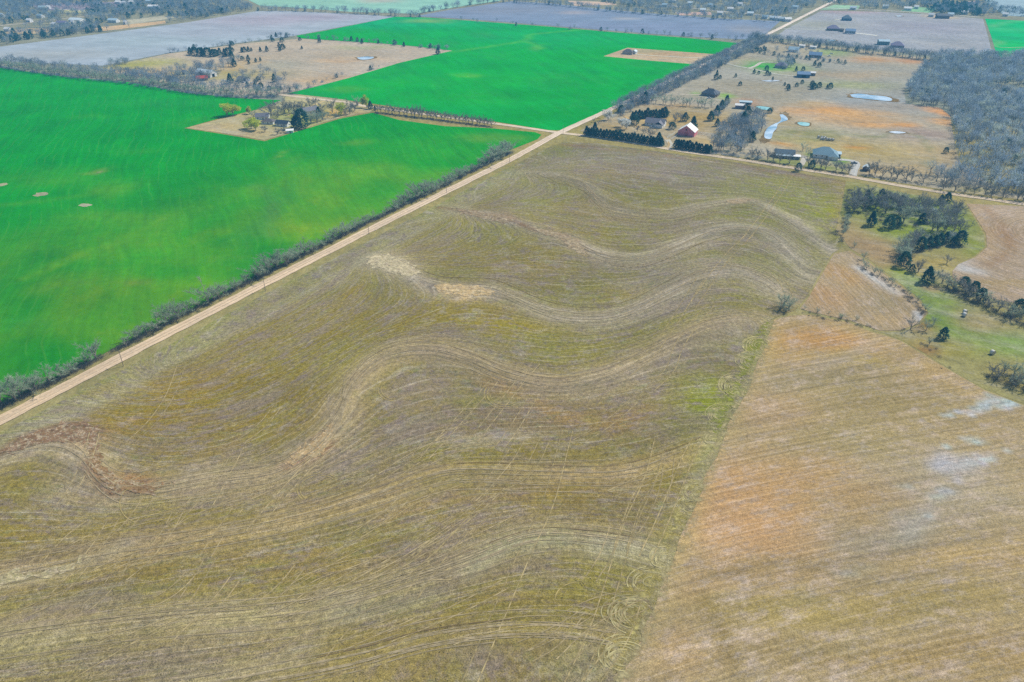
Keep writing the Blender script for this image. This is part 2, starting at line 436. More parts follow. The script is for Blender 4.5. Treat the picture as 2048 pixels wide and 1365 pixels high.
fallow_blobs = [
    (500, 1150, 900, 190, (147, 129, 82), .75), (1000, 830, 420, 110, (143, 128, 92), .6), (420, 760, 320, 110, (150, 134, 78), .6), (1260, 330, 260, 60, (139, 140, 130), .8), (1240, 560, 260, 70, (128, 129, 94), .7), (1500, 440, 160, 60, (136, 142, 104), .6), (1050, 650, 240, 60, (138, 136, 92), .6), (1320, 320, 190, 26, (142, 140, 126), .6), (1120, 300, 40, 14, (140, 150, 90), .7), (1560, 385, 120, 40, (138, 146, 98), .8), (1300, 385, 90, 16, MOSS, .6), (1620, 425, 50, 40, (142, 152, 66), .7),
    (1210, 350, 80, 20, (150, 138, 100), .6), (1060, 400, 60, 30, (145, 150, 92), .7), (960, 470, 70, 30, (142, 146, 92), .7), (1180, 440, 90, 20, (158, 146, 116), .6), (1290, 470, 60, 20, (124, 128, 64), .7),
    (1080, 545, 120, 30, (132, 118, 72), .8), (900, 500, 110, 28, (150, 140, 90), .6), (1150, 560, 120, 36, (128, 128, 88), .6), (1250, 590, 50, 22, (142, 132, 50), .7), (1000, 640, 170, 34, GOLD, .55), (700, 560, 110, 36, (152, 146, 96), .7),
    (640, 660, 130, 40, (140, 128, 64), .7), (500, 700, 120, 50, (140, 130, 72), .6), (330, 800, 170, 60, GOLD, .85), (560, 790, 110, 60, (136, 122, 44), .8), (720, 710, 40, 30, MOSS, .8), (700, 590, 30, 14, (160, 140, 30), .6), (860, 640, 90, 40, (134, 122, 54), .6),
    (1140, 690, 120, 26, (136, 134, 70), .7), (1330, 650, 70, 20, (140, 140, 72), .7), (1500, 585, 40, 26, (136, 136, 44), .8), (1600, 520, 70, 40, (146, 148, 112), .8), (1640, 470, 30, 30, (152, 160, 110), .6), (1530, 430, 80, 20, (120, 130, 60), .6),
    (860, 770, 110, 40, (148, 140, 98), .7), (1000, 790, 150, 40, (138, 124, 98), .8), (1060, 840, 220, 24, (130, 116, 96), .8), (1260, 780, 120, 26, (142, 132, 100), .7), (1420, 730, 60, 40, (124, 118, 88), .7), (1430, 800, 50, 50, (140, 150, 16), .98), (1385, 880, 56, 50, (124, 128, 16), .95), (1490, 700, 30, 30, (150, 158, 60), .8), (700, 720, 90, 40, (142, 136, 36), .8), (1000, 655, 90, 20, (150, 142, 40), .7), (1640, 440, 50, 50, (146, 158, 70), .8),
    (1240, 830, 80, 30, (142, 126, 84), .5), (960, 870, 120, 14, (168, 160, 138), .7), (930, 905, 140, 18, (138, 130, 46), .8), (1180, 910, 160, 20, (140, 128, 70), .6), (1300, 900, 80, 20, (120, 112, 74), .6),
    (780, 880, 70, 50, (150, 138, 100), .7), (450, 870, 130, 50, (142, 126, 70), .8), (380, 900, 120, 30, (146, 128, 84), .5), (60, 960, 90, 50, (150, 138, 74), .8), (140, 990, 60, 40, (160, 150, 124), .7), (160, 1040, 120, 20, (152, 136, 96), .7), (40, 1060, 90, 20, (146, 132, 60), .6),
    (560, 1000, 200, 22, (156, 140, 104), .6), (400, 1040, 220, 20, (140, 130, 58), .7), (150, 1100, 160, 14, (134, 124, 66), .6), (650, 1060, 120, 24, (136, 128, 84), .7), (1240, 990, 180, 40, (140, 124, 84), .7), (1120, 985, 60, 22, GOLD, .6), (1000, 980, 60, 24, (146, 124, 92), .7), (1320, 970, 40, 20, (132, 124, 40), .7),
    (850, 1080, 130, 30, (132, 122, 70), .7), (400, 1180, 260, 40, (136, 124, 66), .8), (1060, 1130, 90, 14, (134, 122, 56), .7), (900, 1120, 60, 14, (120, 100, 82), .8), (1180, 1060, 150, 26, (138, 122, 76), .7), (200, 1230, 200, 30, (150, 134, 84), .7),
    (1200, 1160, 110, 34, (142, 136, 64), .8), (700, 1220, 120, 24, (150, 142, 104), .7), (300, 1330, 260, 36, (150, 142, 112), .7), (950, 1210, 130, 24, (140, 130, 62), .6), (1130, 1220, 90, 20, (136, 126, 50), .6), (950, 1310, 120, 30, (138, 124, 88), .7), (1180, 1330, 60, 30, (150, 144, 118), .7), (700, 1300, 160, 30, (140, 128, 70), .6), (80, 1330, 120, 40, (144, 132, 80), .6),
    # bare scars and pale patches
    (785, 528, 48, 18, (198, 184, 148), .95, .25), (930, 582, 56, 11, (208, 180, 130), .95, .1), (905, 572, 40, 5, (150, 110, 80), .6), (848, 571, 10, 3, (220, 180, 110), .9), (650, 876, 30, 26, (206, 172, 122), .9, -.6), (595, 918, 28, 10, (160, 116, 80), .8, -.3),
    (130, 868, 80, 20, (150, 116, 88), .95), (50, 895, 60, 10, (160, 130, 100), .9, -.3), (175, 890, 30, 30, (190, 160, 124), .7), (205, 940, 24, 26, (192, 180, 140), .8), (265, 970, 56, 16, (156, 116, 78), .95), (255, 832, 12, 4, (214, 184, 150), .8), (1010, 438, 40, 6, (140, 112, 92), .8, .3), (1130, 478, 34, 10, (186, 158, 118), .8, .5), (1165, 496, 14, 12, (150, 112, 84), .7), (1480, 402, 30, 4, (168, 150, 128), .8),
]
_soft = lambda b: (*b[:4], tuple(.86 * c + .14 * d for c, d in zip(b[4], (156, 144, 112))), *b[5:])
fallow_blobs = [_soft(b) if b[5] < .95 else b for b in fallow_blobs]
fallow_strokes = [(l, w, c, s) for (k, l), w, c, s in zip(TERRACES, (8, 9, 10, 10, 8, 9, 7), ((164, 158, 142), (170, 164, 148), (172, 164, 148), (178, 162, 132), (176, 156, 116), (178, 168, 132), (164, 150, 104)), (.8, .95, .95, .95, .75, .7, .35))]
fallow_strokes += [
    ([(1180, 520), (1260, 535), (1340, 520), (1420, 490), (1490, 478), (1560, 500)], 6, (160, 150, 134), .7), ([(1250, 575), (1340, 545), (1440, 520), (1520, 530), (1580, 560)], 10, (160, 152, 134), .75), ([(1180, 655), (1280, 640), (1380, 600), (1450, 580), (1520, 590)], 6, (158, 150, 130), .6),
    ([(1180, 780), (1290, 740), (1380, 695), (1480, 660)], 9, (158, 148, 128), .8), ([(720, 760), (760, 735), (850, 715), (920, 730), (990, 760)], 5, (160, 146, 118), .6), ([(690, 830), (710, 890), (680, 940)], 7, (168, 154, 120), .7), ([(980, 760), (1040, 790), (1120, 830), (1220, 850), (1290, 820)], 5, (170, 140, 92), .6),
    ([(760, 1040), (830, 1010), (930, 985), (1020, 975)], 4, (160, 138, 104), .6), ([(1128, 290), (1290, 306), (1450, 328), (1600, 352), (1690, 368)], 5, (150, 128, 108), .7), ([(0, 880), (250, 755), (512, 612), (780, 472), (1023, 345)], 12, (164, 164, 128), .8), ([(0, 864), (250, 738), (512, 596), (780, 460), (1023, 332)], 3, (150, 160, 96), .7), ([(60, 870), (250, 775), (512, 635), (780, 495), (960, 395)], 4, (172, 168, 140), .6),
    ([(1536, 413), (1600, 450), (1650, 490), (1690, 520)], 5, (178, 172, 160), .7), ([(1688, 370), (1680, 420), (1672, 455)], 5, (170, 160, 110), .6), ([(1545, 645), (1520, 700), (1490, 760), (1440, 860), (1395, 970)], 5, (168, 172, 124), .6), ([(1395, 975), (1350, 1085), (1315, 1180), (1260, 1320)], 6, (168, 158, 98), .7),
    ([(0, 920), (60, 900), (120, 895), (165, 925), (195, 965), (240, 992)], 3, (176, 166, 146), .8), ([(60, 915), (120, 905), (150, 925), (175, 960), (220, 1000)], 4, (160, 148, 124), .6), ([(880, 415), (950, 428), (1010, 438), (1050, 455)], 3, (128, 100, 84), .8), ([(1060, 460), (1110, 472), (1150, 488)], 2.6, (140, 100, 76), .8),
    ([(300, 968), (230, 988), (200, 962), (180, 925)], 2.5, (134, 92, 66), .7), ([(570, 935), (620, 915), (660, 890)], 2, (140, 92, 62), .7), ([(0, 915), (40, 880), (110, 852), (170, 848), (200, 862)], 2.5, (124, 88, 72), .7), ([(0, 1160), (90, 1150), (180, 1130), (260, 1090)], 4, (178, 168, 134), .7), ([(620, 1290), (500, 1340), (380, 1370)], 6, (166, 156, 126), .6),
    ([(940, 1150), (1000, 1105), (1060, 1090), (1130, 1085)], 4, (176, 174, 140), .7), ([(1200, 1100), (1260, 1105), (1330, 1115)], 5, (180, 176, 144), .8), ([(690, 1230), (800, 1215), (880, 1190)], 4, (166, 162, 130), .6)]
land('fallow_field', FALLOW, M_FALLOW, (142, 133, 88), 3.2, 'field', fallow_blobs, fallow_strokes, rows_u, fallow_z, warp=5, sfun=lambda V: .4 + .6 * np.exp(-(np.min([dist_line(V, l) for k, l in _tw], 0) / 13) ** 2))

# --- stubble field in the right foreground, and the smaller tilled triangle above it
_rd = np.array([math.cos(math.radians(75)), -math.sin(math.radians(75))])        # across its rows
def stubble_u(V): return V @ _rd + 5 * np.sin(V[:, 0] / 60) + .0012 * (V[:, 1] - 190) * np.abs(V[:, 1] - 190)
STUBBLE = [(1547, 640), (1580, 632), (1620, 630), (1700, 646), (1740, 664), (1770, 672), (1800, 682), (1850, 712), (1900, 742), (1970, 782), (2048, 812), (2500, 990), (2800, 1600), (1152, 1600), *[(x + 1.2, y) for x, y in EDGE[:0:-1]]]
_rw = random.Random(3)
WET = [(cx + _rw.gauss(0, sx), cy + _rw.gauss(0, sy), _rw.uniform(7, 20), _rw.uniform(2., 4.5), (186 + _rw.randint(-20, 10), 202 + _rw.randint(-16, 10), 212), .55, _rw.uniform(-.3, .1)) for cx, cy, sx, sy, n in ((1955, 812, 34, 7, 14), (1992, 798, 18, 5, 5), (1986, 880, 14, 6, 6), (1994, 930, 24, 7, 6), (1900, 940, 50, 22, 5), (1830, 1020, 40, 16, 4)) for _ in range(n)]
land('stubble_field', STUBBLE, M_STUBBLE, (166, 150, 116), 3.2, 'field', [
    (1480, 1010, 110, 100, (192, 152, 112), .7), (1420, 1080, 60, 50, (194, 158, 118), .5), (1620, 960, 160, 50, (180, 148, 106), .6), (1640, 680, 110, 26, (178, 142, 98), .9), (1560, 700, 40, 50, (176, 150, 104), .6), (1560, 830, 70, 50, (172, 148, 118), .8), (1650, 760, 130, 24, (152, 142, 114), .8), (1720, 720, 60, 16, (166, 152, 92), .6),
    (1780, 800, 160, 40, (150, 138, 100), .7), (1700, 880, 160, 40, (146, 136, 98), .6), (1900, 740, 60, 22, (166, 146, 112), .7), (1880, 960, 130, 60, (162, 154, 134), .7), (1740, 1060, 110, 26, (156, 148, 130), .8), (1810, 1030, 60, 20, (164, 164, 158), .7, -.3), (1700, 1120, 40, 7, (160, 164, 156), .8, -.2), (1880, 920, 30, 12, (176, 178, 190), .8), (1870, 970, 20, 8, (172, 180, 190), .8), (1930, 930, 60, 14, (168, 172, 178), .7),
    (1450, 1130, 60, 14, (138, 122, 92), .8), (1560, 1110, 130, 18, (144, 130, 98), .7), (1400, 1180, 50, 40, (170, 146, 112), .7), (1440, 1270, 22, 90, (124, 110, 74), .6), (1560, 1220, 160, 40, (156, 142, 84), .6), (1850, 1200, 200, 40, (160, 144, 88), .6), (1950, 1100, 160, 30, (174, 152, 108), .7), (1700, 1310, 200, 30, (150, 132, 90), .6), (1360, 1310, 60, 50, (178, 152, 112), .7), (1960, 1320, 160, 40, (158, 136, 92), .6),
    *WET, (2020, 770, 40, 10, (150, 130, 104), .6)],
    [([(1630, 740), (1690, 715), (1730, 695), (1760, 672)], 3, (170, 158, 140), .8), ([(1550, 655), (1535, 720), (1470, 840), (1410, 980), (1370, 1090), (1290, 1290)], 3.5, (186, 166, 116), .5), ([(1560, 660), (1650, 645), (1730, 668), (1790, 690), (1870, 740), (1950, 790)], 4, (178, 156, 112), .5)], stubble_u, warp=5, seed=4)
TRIANGLE = [(1668, 508), (1700, 502), (1740, 527), (1800, 572), (1838, 602), (1853, 626), (1836, 648), (1800, 662), (1760, 662), (1700, 642), (1620, 624), (1600, 618), (1618, 594), (1643, 550)]
_td = np.array(G(1840, 640)) - np.array(G(1700, 505)); _td = np.array([_td[1], -_td[0]]) / np.hypot(*_td)
land('stubble_field', TRIANGLE, M_STUBBLE, (162, 148, 122), 3, 'field', [(1640, 590, 40, 24, (178, 148, 112), .8), (1680, 545, 30, 20, (176, 144, 102), .7), (1760, 600, 60, 20, (150, 138, 112), .7), (1780, 640, 60, 14, (176, 156, 122), .7), (1740, 540, 34, 8, (170, 158, 134), .7, .6)],
     [([(1720, 535), (1750, 558), (1790, 585)], 3.5, (190, 196, 200), .9), ([(1836, 625), (1838, 640)], 2, (186, 206, 222), .9), ([(1690, 510), (1730, 535), (1800, 590)], 3, (176, 164, 146), .6)], lambda V: V @ _td, warp=4, seed=6)

# --- grass round the creek
land('grass', [(1692, 362), (1720, 366), (1800, 385), (1900, 402), (1930, 408), (1948, 436), (1968, 470), (1970, 494), (1948, 513), (1914, 527), (1900, 542), (1901, 556), (1922, 576), (1985, 602), (2048, 616), (2400, 700), (2600, 1010), (2500, 985), (2048, 808), (1970, 779), (1900, 739), (1850, 708), (1805, 682), (1775, 670), (1740, 660), (1760, 665), (1803, 665), (1840, 650), (1857, 626), (1842, 600), (1803, 569), (1742, 523), (1700, 497), (1672, 460), (1678, 440), (1686, 400)],
     M_PASTURE, (150, 148, 108), 4, 'pasture', [(1800, 420, 110, 40, (108, 138, 72), .9), (1880, 440, 50, 30, (116, 146, 66), .8), (1730, 480, 50, 34, (166, 148, 120), .95), (1770, 515, 40, 34, (164, 146, 118), .9), (1880, 525, 50, 14, (166, 152, 96), .8), (1950, 495, 24, 20, (132, 150, 60), .8), (1800, 460, 60, 12, (126, 150, 72), .7), (1850, 580, 40, 26, (122, 156, 84), .95, .6), (1880, 640, 50, 50, (120, 150, 86), .9, .5), (1960, 650, 40, 26, (164, 152, 116), .8), (2020, 690, 60, 24, (126, 156, 96), .9), (1930, 690, 60, 16, (130, 156, 78), .8), (1860, 690, 40, 20, (150, 134, 92), .8), (1900, 700, 40, 14, (152, 148, 92), .7), (1870, 585, 20, 8, (180, 140, 100), .7), (2040, 760, 60, 30, (134, 126, 84), .7), (1790, 545, 20, 14, (126, 150, 60), .7), (1830, 650, 26, 14, (150, 120, 94), .7), (1860, 700, 16, 10, (148, 116, 92), .7)], (), warp=5, seed=8)
land('tilled_field', [(1933, 408), (2048, 413), (2400, 440), (2400, 690), (2048, 610), (1985, 598), (1924, 573), (1905, 555), (1905, 542), (1917, 529), (1951, 515), (1974, 495), (1972, 468), (1952, 436)], M_STUBBLE, (164, 150, 132), 4, 'field',
     [(1930, 525, 26, 8, (196, 200, 204), .9, -.2), (1950, 542, 24, 6, (190, 196, 200), .8), (2000, 425, 60, 12, (176, 162, 146), .7), (1945, 415, 20, 6, (170, 150, 120), .7), (2000, 470, 50, 20, (158, 136, 112), .6), (2020, 570, 70, 14, (164, 146, 106), .6)], [([(1938, 415), (1962, 445), (1985, 480), (1980, 505), (1940, 525)], 3, (176, 156, 128), .7), ([(1975, 415), (2010, 460), (2020, 500), (1980, 530)], 4, (148, 124, 102), .6)], lambda V: np.hypot(V[:, 0] - G(2150, 480)[0], V[:, 1] - G(2150, 480)[1]), warp=5, seed=9)

# --- green wheat
def wheat_u(V): return V @ np.array([A_DIR.x * .6 + A_DIR.y * .5, A_DIR.y * .6 - A_DIR.x * .5]) + 25 * fbm(V[:, 0] / 160, V[:, 1] / 160, 3)
land('wheat_field', [(-560, 60), (-300, 92), (0, 136), (130, 154), (260, 165), (370, 186), (480, 197), (562, 201), (512, 220), (440, 237), (368, 257), (440, 268), (529, 283), (620, 256), (680, 238), (745, 226), (800, 241), (890, 253), (980, 257), (1070, 265), (1083, 270), (1075, 279), (1020, 301), (960, 330), (850, 385), (700, 460), (560, 530), (410, 607), (250, 686), (100, 765), (0, 813), (-200, 915), (-600, 1090)], M_WHEAT, (8, 164, 60), 7, 'field', [
    (330, 600, 480, 210, (100, 163, 4), .95), (720, 400, 260, 100, (96, 168, 4), .9), (640, 450, 90, 24, (128, 176, 10), .8), (500, 520, 40, 60, (30, 146, 20), .7), (330, 560, 100, 12, (120, 174, 10), .7), (150, 520, 110, 12, (40, 150, 50), .6), (280, 660, 110, 24, (104, 166, 4), .7), (110, 690, 90, 24, (36, 146, 16), .7), (60, 610, 50, 30, (10, 140, 50), .7), (560, 400, 60, 20, (24, 152, 30), .6), (820, 350, 90, 14, (110, 176, 10), .7), (900, 320, 80, 10, (50, 160, 20), .6), (250, 430, 120, 12, (96, 172, 20), .6), (380, 400, 80, 16, (10, 146, 50), .6), (200, 170, 400, 30, (4, 172, 96), .8), (90, 220, 200, 30, (14, 164, 84), .6), (100, 360, 120, 14, (70, 168, 52), .6), (230, 380, 50, 14, (92, 172, 36), .8), (130, 340, 90, 10, (60, 166, 66), .5), (330, 370, 60, 26, (4, 152, 62), .7), (80, 430, 60, 20, (6, 150, 58), .7), (420, 440, 30, 40, (56, 164, 14), .8), (160, 460, 80, 30, (60, 160, 66), .6), (300, 500, 60, 14, (66, 168, 10), .7), (330, 540, 120, 30, (48, 166, 26), .7), (170, 630, 150, 40, (76, 154, 10), .8), (80, 720, 120, 40, (6, 148, 20), .8), (60, 560, 60, 50, (6, 146, 62), .7), (30, 640, 40, 40, (10, 152, 60), .6), (480, 480, 70, 30, (60, 160, 10), .7), (650, 420, 90, 30, (86, 164, 14), .8), (620, 395, 50, 20, (96, 168, 26), .6), (760, 380, 60, 22, (60, 168, 20), .7), (700, 300, 140, 26, (6, 164, 46), .6), (880, 330, 120, 20, (34, 168, 26), .6), (940, 310, 80, 10, (56, 170, 20), .6), (720, 285, 30, 5, (92, 172, 36), .7), (540, 500, 60, 30, (40, 158, 14), .6), (540, 420, 16, 60, (70, 150, 90), .5), (570, 320, 16, 12, (90, 170, 86), .5), (460, 350, 60, 20, (4, 156, 62), .6), (860, 290, 120, 10, (60, 176, 66), .5), (1000, 275, 60, 8, (110, 170, 90), .6),
    (198, 345, 14, 3, (120, 162, 100), .6, -.2), (275, 565, 30, 8, (110, 150, 90), .6), (160, 565, 24, 5, (96, 160, 84), .6), (440, 515, 40, 6, (80, 166, 80), .6), (235, 480, 24, 6, (90, 164, 80), .6), (60, 650, 60, 12, (70, 160, 80), .5), (280, 300, 60, 6, (60, 168, 80), .5), (180, 235, 30, 5, (60, 178, 84), .6), (340, 205, 120, 8, (50, 172, 100), .5), (400, 245, 50, 8, (60, 170, 80), .5)],
    [([(60, 555), (180, 500), (270, 470), (310, 440)], 4, (104, 178, 40), .55), ([(500, 370), (535, 390), (545, 420), (540, 470)], 5, (96, 160, 100), .5), ([(540, 322), (556, 312), (568, 300)], 3, (110, 178, 100), .6), ([(0, 410), (60, 405), (180, 390)], 5, (86, 170, 60), .4)], wheat_u, warp=9, seed=11)
W2 = [(592, 72), (650, 62), (720, 48), (790, 34), (860, 36), (940, 42), (1100, 54), (1240, 66), (1380, 77), (1478, 87), (1430, 110), (1430, 109), (1255, 96), (1207, 113), (1290, 121), (1388, 129), (1330, 162), (1225, 218), (1170, 243), (1122, 261), (1100, 261), (985, 243), (870, 226), (740, 207), (660, 196), (578, 187), (640, 172), (700, 156), (800, 126), (905, 102), (830, 93), (760, 87), (600, 77)]
land('wheat_field', W2, M_WHEAT_FAR, (10, 178, 100), 9, 'field', [
    (800, 45, 200, 12, (2, 186, 140), .8), (1100, 75, 200, 16, (2, 184, 124), .7), (1000, 110, 120, 16, (8, 182, 104), .6), (1100, 230, 120, 20, (20, 168, 40), .8), (780, 165, 70, 12, (44, 184, 66), .7), (700, 178, 40, 4, (90, 180, 90), .6), (980, 160, 90, 16, (46, 186, 50), .7), (960, 195, 90, 14, (46, 184, 40), .7), (850, 190, 120, 16, (4, 176, 66), .6), (1060, 190, 80, 10, (2, 164, 70), .7), (1200, 180, 100, 24, (26, 178, 46), .6), (1270, 150, 80, 8, (2, 176, 84), .6), (930, 150, 20, 3, (100, 190, 90), .7), (860, 42, 40, 4, (130, 180, 130), .8), (1080, 96, 10, 6, (110, 190, 110), .6)],
    [([(905, 104), (990, 92), (1048, 82), (1062, 70), (1100, 66), (1160, 60)], 6, (96, 194, 106), .7), ([(1052, 84), (1075, 92), (1086, 98)], 5, (96, 192, 104), .6), ([(1240, 185), (1300, 150), (1380, 118)], 6, (6, 160, 60), .5)], wheat_u, warp=10, seed=12)
land('fallow_patch', [(1207, 113), (1255, 96), (1430, 109), (1388, 129), (1290, 121)], M_PASTURE, (188, 174, 152), 9, 'field', [(1330, 108, 60, 5, (186, 156, 126), .6), (1300, 103, 40, 4, (150, 160, 140), .6)], seed=13)

# --- far fields: their blue puts distance haze into the colour
land('tilled_field', [(-420, 190), (-300, 172), (0, 122), (110, 128), (205, 132), (335, 107), (400, 98), (480, 86), (590, 72), (790, 34), (700, 28), (560, 22), (512, 23), (370, 46), (180, 71), (0, 94), (-300, 134), (-460, 158)], M_TILLED, (166, 184, 200), 14, 'field', [(300, 80, 120, 16, (164, 186, 198), .7), (520, 40, 120, 12, (170, 172, 190), .8), (100, 110, 120, 10, (168, 178, 182), .6), (640, 35, 80, 6, (172, 170, 190), .6), (420, 65, 120, 8, (168, 178, 196), .5)], [], lambda V: V[:, 1] * .8 + V[:, 0] * .25 + 30 * fbm(V[:, 0] / 200, V[:, 1] / 200, 4), seed=14)
land('tilled_field', [(832, 33), (900, 20), (1024, 3), (1100, 7), (1200, 18), (1300, 27), (1450, 38), (1560, 43), (1535, 66), (1500, 80), (1380, 74), (1240, 63), (1090, 51), (940, 39)], M_TILLED, (134, 158, 186), 16, 'field', [(1150, 26, 30, 3, (176, 176, 184), .7), (1255, 38, 24, 2.4, (176, 182, 190), .8), (1000, 20, 100, 8, (144, 158, 178), .6), (1250, 55, 200, 8, (136, 156, 186), .6), (1500, 60, 40, 8, (160, 168, 178), .6)], [], lambda V: V[:, 1], seed=15)
land('hay_field', [(480, -8), (520, 12), (580, 15), (700, 24), (830, 28), (930, 12), (1000, 2), (1020, -20), (700, -30)], M_TILLED, (150, 202, 192), 16, 'field', [(760, 2, 40, 4, (190, 190, 186), .8), (600, 5, 100, 5, (150, 196, 182), .6)], seed=16)
land('pasture', [(205, 136), (335, 108), (400, 100), (480, 88), (600, 78), (760, 88), (830, 94), (905, 102), (800, 126), (700, 156), (578, 186), (566, 188), (480, 190), (370, 172), (260, 155)], M_PASTURE, (182, 175, 164), 10, 'pasture', [(280, 128, 80, 10, (164, 172, 110), .8), (330, 145, 90, 8, (186, 160, 130), .6), (640, 110, 140, 6, (170, 164, 152), .7), (560, 130, 60, 10, (150, 158, 150), .6), (700, 120, 60, 4, (196, 168, 136), .7), (430, 150, 120, 10, (160, 160, 110), .7), (640, 160, 60, 8, (184, 158, 124), .6), (730, 95, 50, 4, (160, 172, 140), .6), (480, 130, 40, 12, (186, 164, 122), .6)], warp=10, seed=17)
land('pasture', [(1240, 222), (1290, 190), (1400, 140), (1500, 92), (1540, 82), (1700, 98), (1868, 118), (1835, 142), (1808, 182), (1812, 208), (1880, 216), (1900, 232), (1912, 300), (1922, 330), (2000, 380), (2048, 392), (2048, 400), (1900, 382), (1800, 366), (1700, 347), (1600, 334), (1500, 318), (1370, 300), (1290, 285), (1180, 267), (1160, 262)], M_PASTURE, (170, 165, 148), 7, 'pasture', [
    (1640, 165, 330, 66, (156, 164, 164), .9), (1780, 208, 120, 16, (152, 166, 176), .8), (1230, 255, 60, 16, (166, 150, 114), .8), (1380, 240, 100, 20, (176, 154, 104), .8), (1330, 212, 50, 5, (186, 156, 116), .7), (1300, 220, 40, 10, (156, 150, 130), .6), (1400, 285, 50, 10, (176, 158, 118), .8), (1500, 180, 120, 20, (160, 156, 140), .8), (1450, 120, 60, 10, (162, 160, 138), .6), (1560, 135, 50, 10, (120, 166, 90), .9), (1530, 132, 22, 6, (56, 180, 60), .95), (1455, 196, 16, 6, (126, 178, 66), .9), (1390, 187, 10, 3, (120, 176, 90), .8), (1700, 170, 70, 8, (150, 162, 130), .8), (1740, 120, 40, 6, (190, 152, 120), .8), (1820, 122, 30, 5, (192, 154, 130), .8), (1660, 105, 30, 6, (140, 172, 128), .8), (1690, 150, 100, 8, (172, 160, 140), .7),
    (1650, 222, 70, 10, (212, 164, 112), .9, .0), (1700, 235, 90, 14, (200, 164, 122), .8), (1880, 222, 24, 10, (222, 162, 108), .95), (1875, 243, 26, 6, (206, 156, 104), .8), (1750, 251, 40, 5, (210, 166, 118), .8), (1812, 252, 22, 5, (210, 156, 96), .85), (1800, 215, 80, 8, (160, 154, 146), .7), (1620, 206, 40, 5, (190, 160, 110), .6), (1850, 270, 60, 14, (160, 148, 146), .8), (1600, 270, 60, 14, (150, 156, 110), .85), (1570, 290, 16, 4, (210, 158, 100), .9), (1720, 300, 110, 24, (170, 156, 110), .85), (1710, 297, 20, 5, (204, 152, 96), .8), (1870, 310, 40, 20, (170, 152, 120), .7), (1690, 322, 16, 5, (120, 176, 70), .9), (1625, 310, 14, 5, (120, 170, 80), .8), (1550, 325, 60, 8, (130, 150, 84), .8), (1650, 335, 40, 6, (136, 160, 84), .8), (1810, 340, 90, 8, (176, 156, 114), .7), (1495, 205, 30, 6, (172, 142, 122), .8), (1550, 235, 30, 14, (166, 150, 110), .7), (1960, 378, 60, 5, (160, 160, 110), .8)],
    [([(1625, 280), (1680, 270), (1750, 274), (1790, 265), (1830, 270), (1850, 285), (1862, 310), (1850, 330)], 3, (128, 140, 112), .8), ([(1570, 262), (1620, 264), (1680, 262)], 3, (124, 136, 108), .6), ([(1560, 300), (1600, 265), (1625, 245)], 2.5, (186, 170, 140), .5), ([(1676, 300), (1690, 272)], 2, (190, 176, 140), .6)], warp=8, seed=18)
land('pasture', [(1548, 76), (1570, 60), (1642, 22), (1760, 24), (1870, 30), (1966, 38), (1975, 70), (1986, 112), (1940, 112), (1878, 114), (1700, 92)], M_PASTURE, (158, 170, 184), 14, 'pasture', [(1640, 50, 60, 8, (158, 168, 160), .6), (1700, 22, 60, 5, (176, 156, 172), .7), (1850, 55, 90, 12, (150, 158, 178), .7), (1900, 90, 60, 8, (160, 168, 176), .6), (1880, 34, 24, 4, (196, 180, 150), .7)], warp=10, seed=19)
land('wheat_field', [(1970, 38), (2048, 42), (2300, 55), (2300, 120), (2048, 104), (2006, 117), (1994, 112), (1982, 72)], M_WHEAT_FAR, (46, 196, 140), 14, 'field', [(2010, 60, 60, 4, (80, 200, 150), .6), (2020, 90, 60, 8, (50, 200, 120), .6)], [([(1980, 54), (2010, 46), (2048, 40)], 8, (130, 200, 160), .6), ([(1984, 80), (1998, 84), (1986, 90)], 6, (150, 206, 160), .7)], seed=20)
land('far_field', [(1960, -6), (1990, 18), (2010, 32), (2200, 40), (2300, 0)], M_TILLED, (160, 190, 206), 18, 'field', seed=21)
land('far_field', [(60, 8), (180, 6), (290, 2), (250, 12), (190, 20), (80, 22)], M_TILLED, (150, 156, 176), 16, 'field', seed=22)
land('far_field', [(1135, 2), (1220, 5), (1235, 10), (1150, 12)], M_TILLED, (206, 190, 180), 14, 'field', seed=23)
land('homestead_yard', [(566, 203), (512, 222), (440, 239), (371, 257), (440, 266), (529, 281), (620, 254), (680, 236), (745, 224), (735, 212), (690, 200), (600, 190), (566, 194)], M_PASTURE, (180, 174, 142), 6, 'patch', [(430, 255, 50, 7, (182, 166, 130), .8), (500, 270, 40, 8, (180, 162, 128), .7), (600, 222, 70, 14, (150, 160, 110), .8), (560, 240, 50, 10, (150, 164, 104), .7), (640, 230, 24, 6, (210, 176, 100), .8), (590, 245, 30, 8, (140, 160, 96), .7), (540, 200, 40, 6, (150, 166, 110), .6), (660, 225, 20, 6, (196, 160, 100), .7), (710, 228, 24, 6, (170, 154, 120), .7)], seed=24)

# --- water
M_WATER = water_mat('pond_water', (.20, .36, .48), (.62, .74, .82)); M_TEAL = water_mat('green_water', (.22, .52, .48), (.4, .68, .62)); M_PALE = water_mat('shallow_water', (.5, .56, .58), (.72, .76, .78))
def pond(name, pts, mat):
    l = Gs(smooth_line(list(pts) + [pts[0]], 5))[:-1]
    c = np.mean(l, 0); b = [tuple(c + (np.array(p) - c) * (1.16 + .22 * rng.random()) + np.array([rng.gauss(0, .6), rng.gauss(0, .8)])) for p in l]
    land('pond_bank', b, M_PASTURE, (128, 120, 104), 5, 'patch', px=False, seed=2)
    V, Fc = sheet_points(l, 4)
    tag(obj(name, mesh(name, np.c_[V, np.full(len(V), LEVEL['water'] + .08)], Fc, [mat], True)), kind='structure')
pond('pond', [(1700, 190), (1716, 188), (1745, 191), (1772, 194), (1784, 199), (1778, 203), (1745, 200), (1718, 197), (1705, 195)], M_WATER)
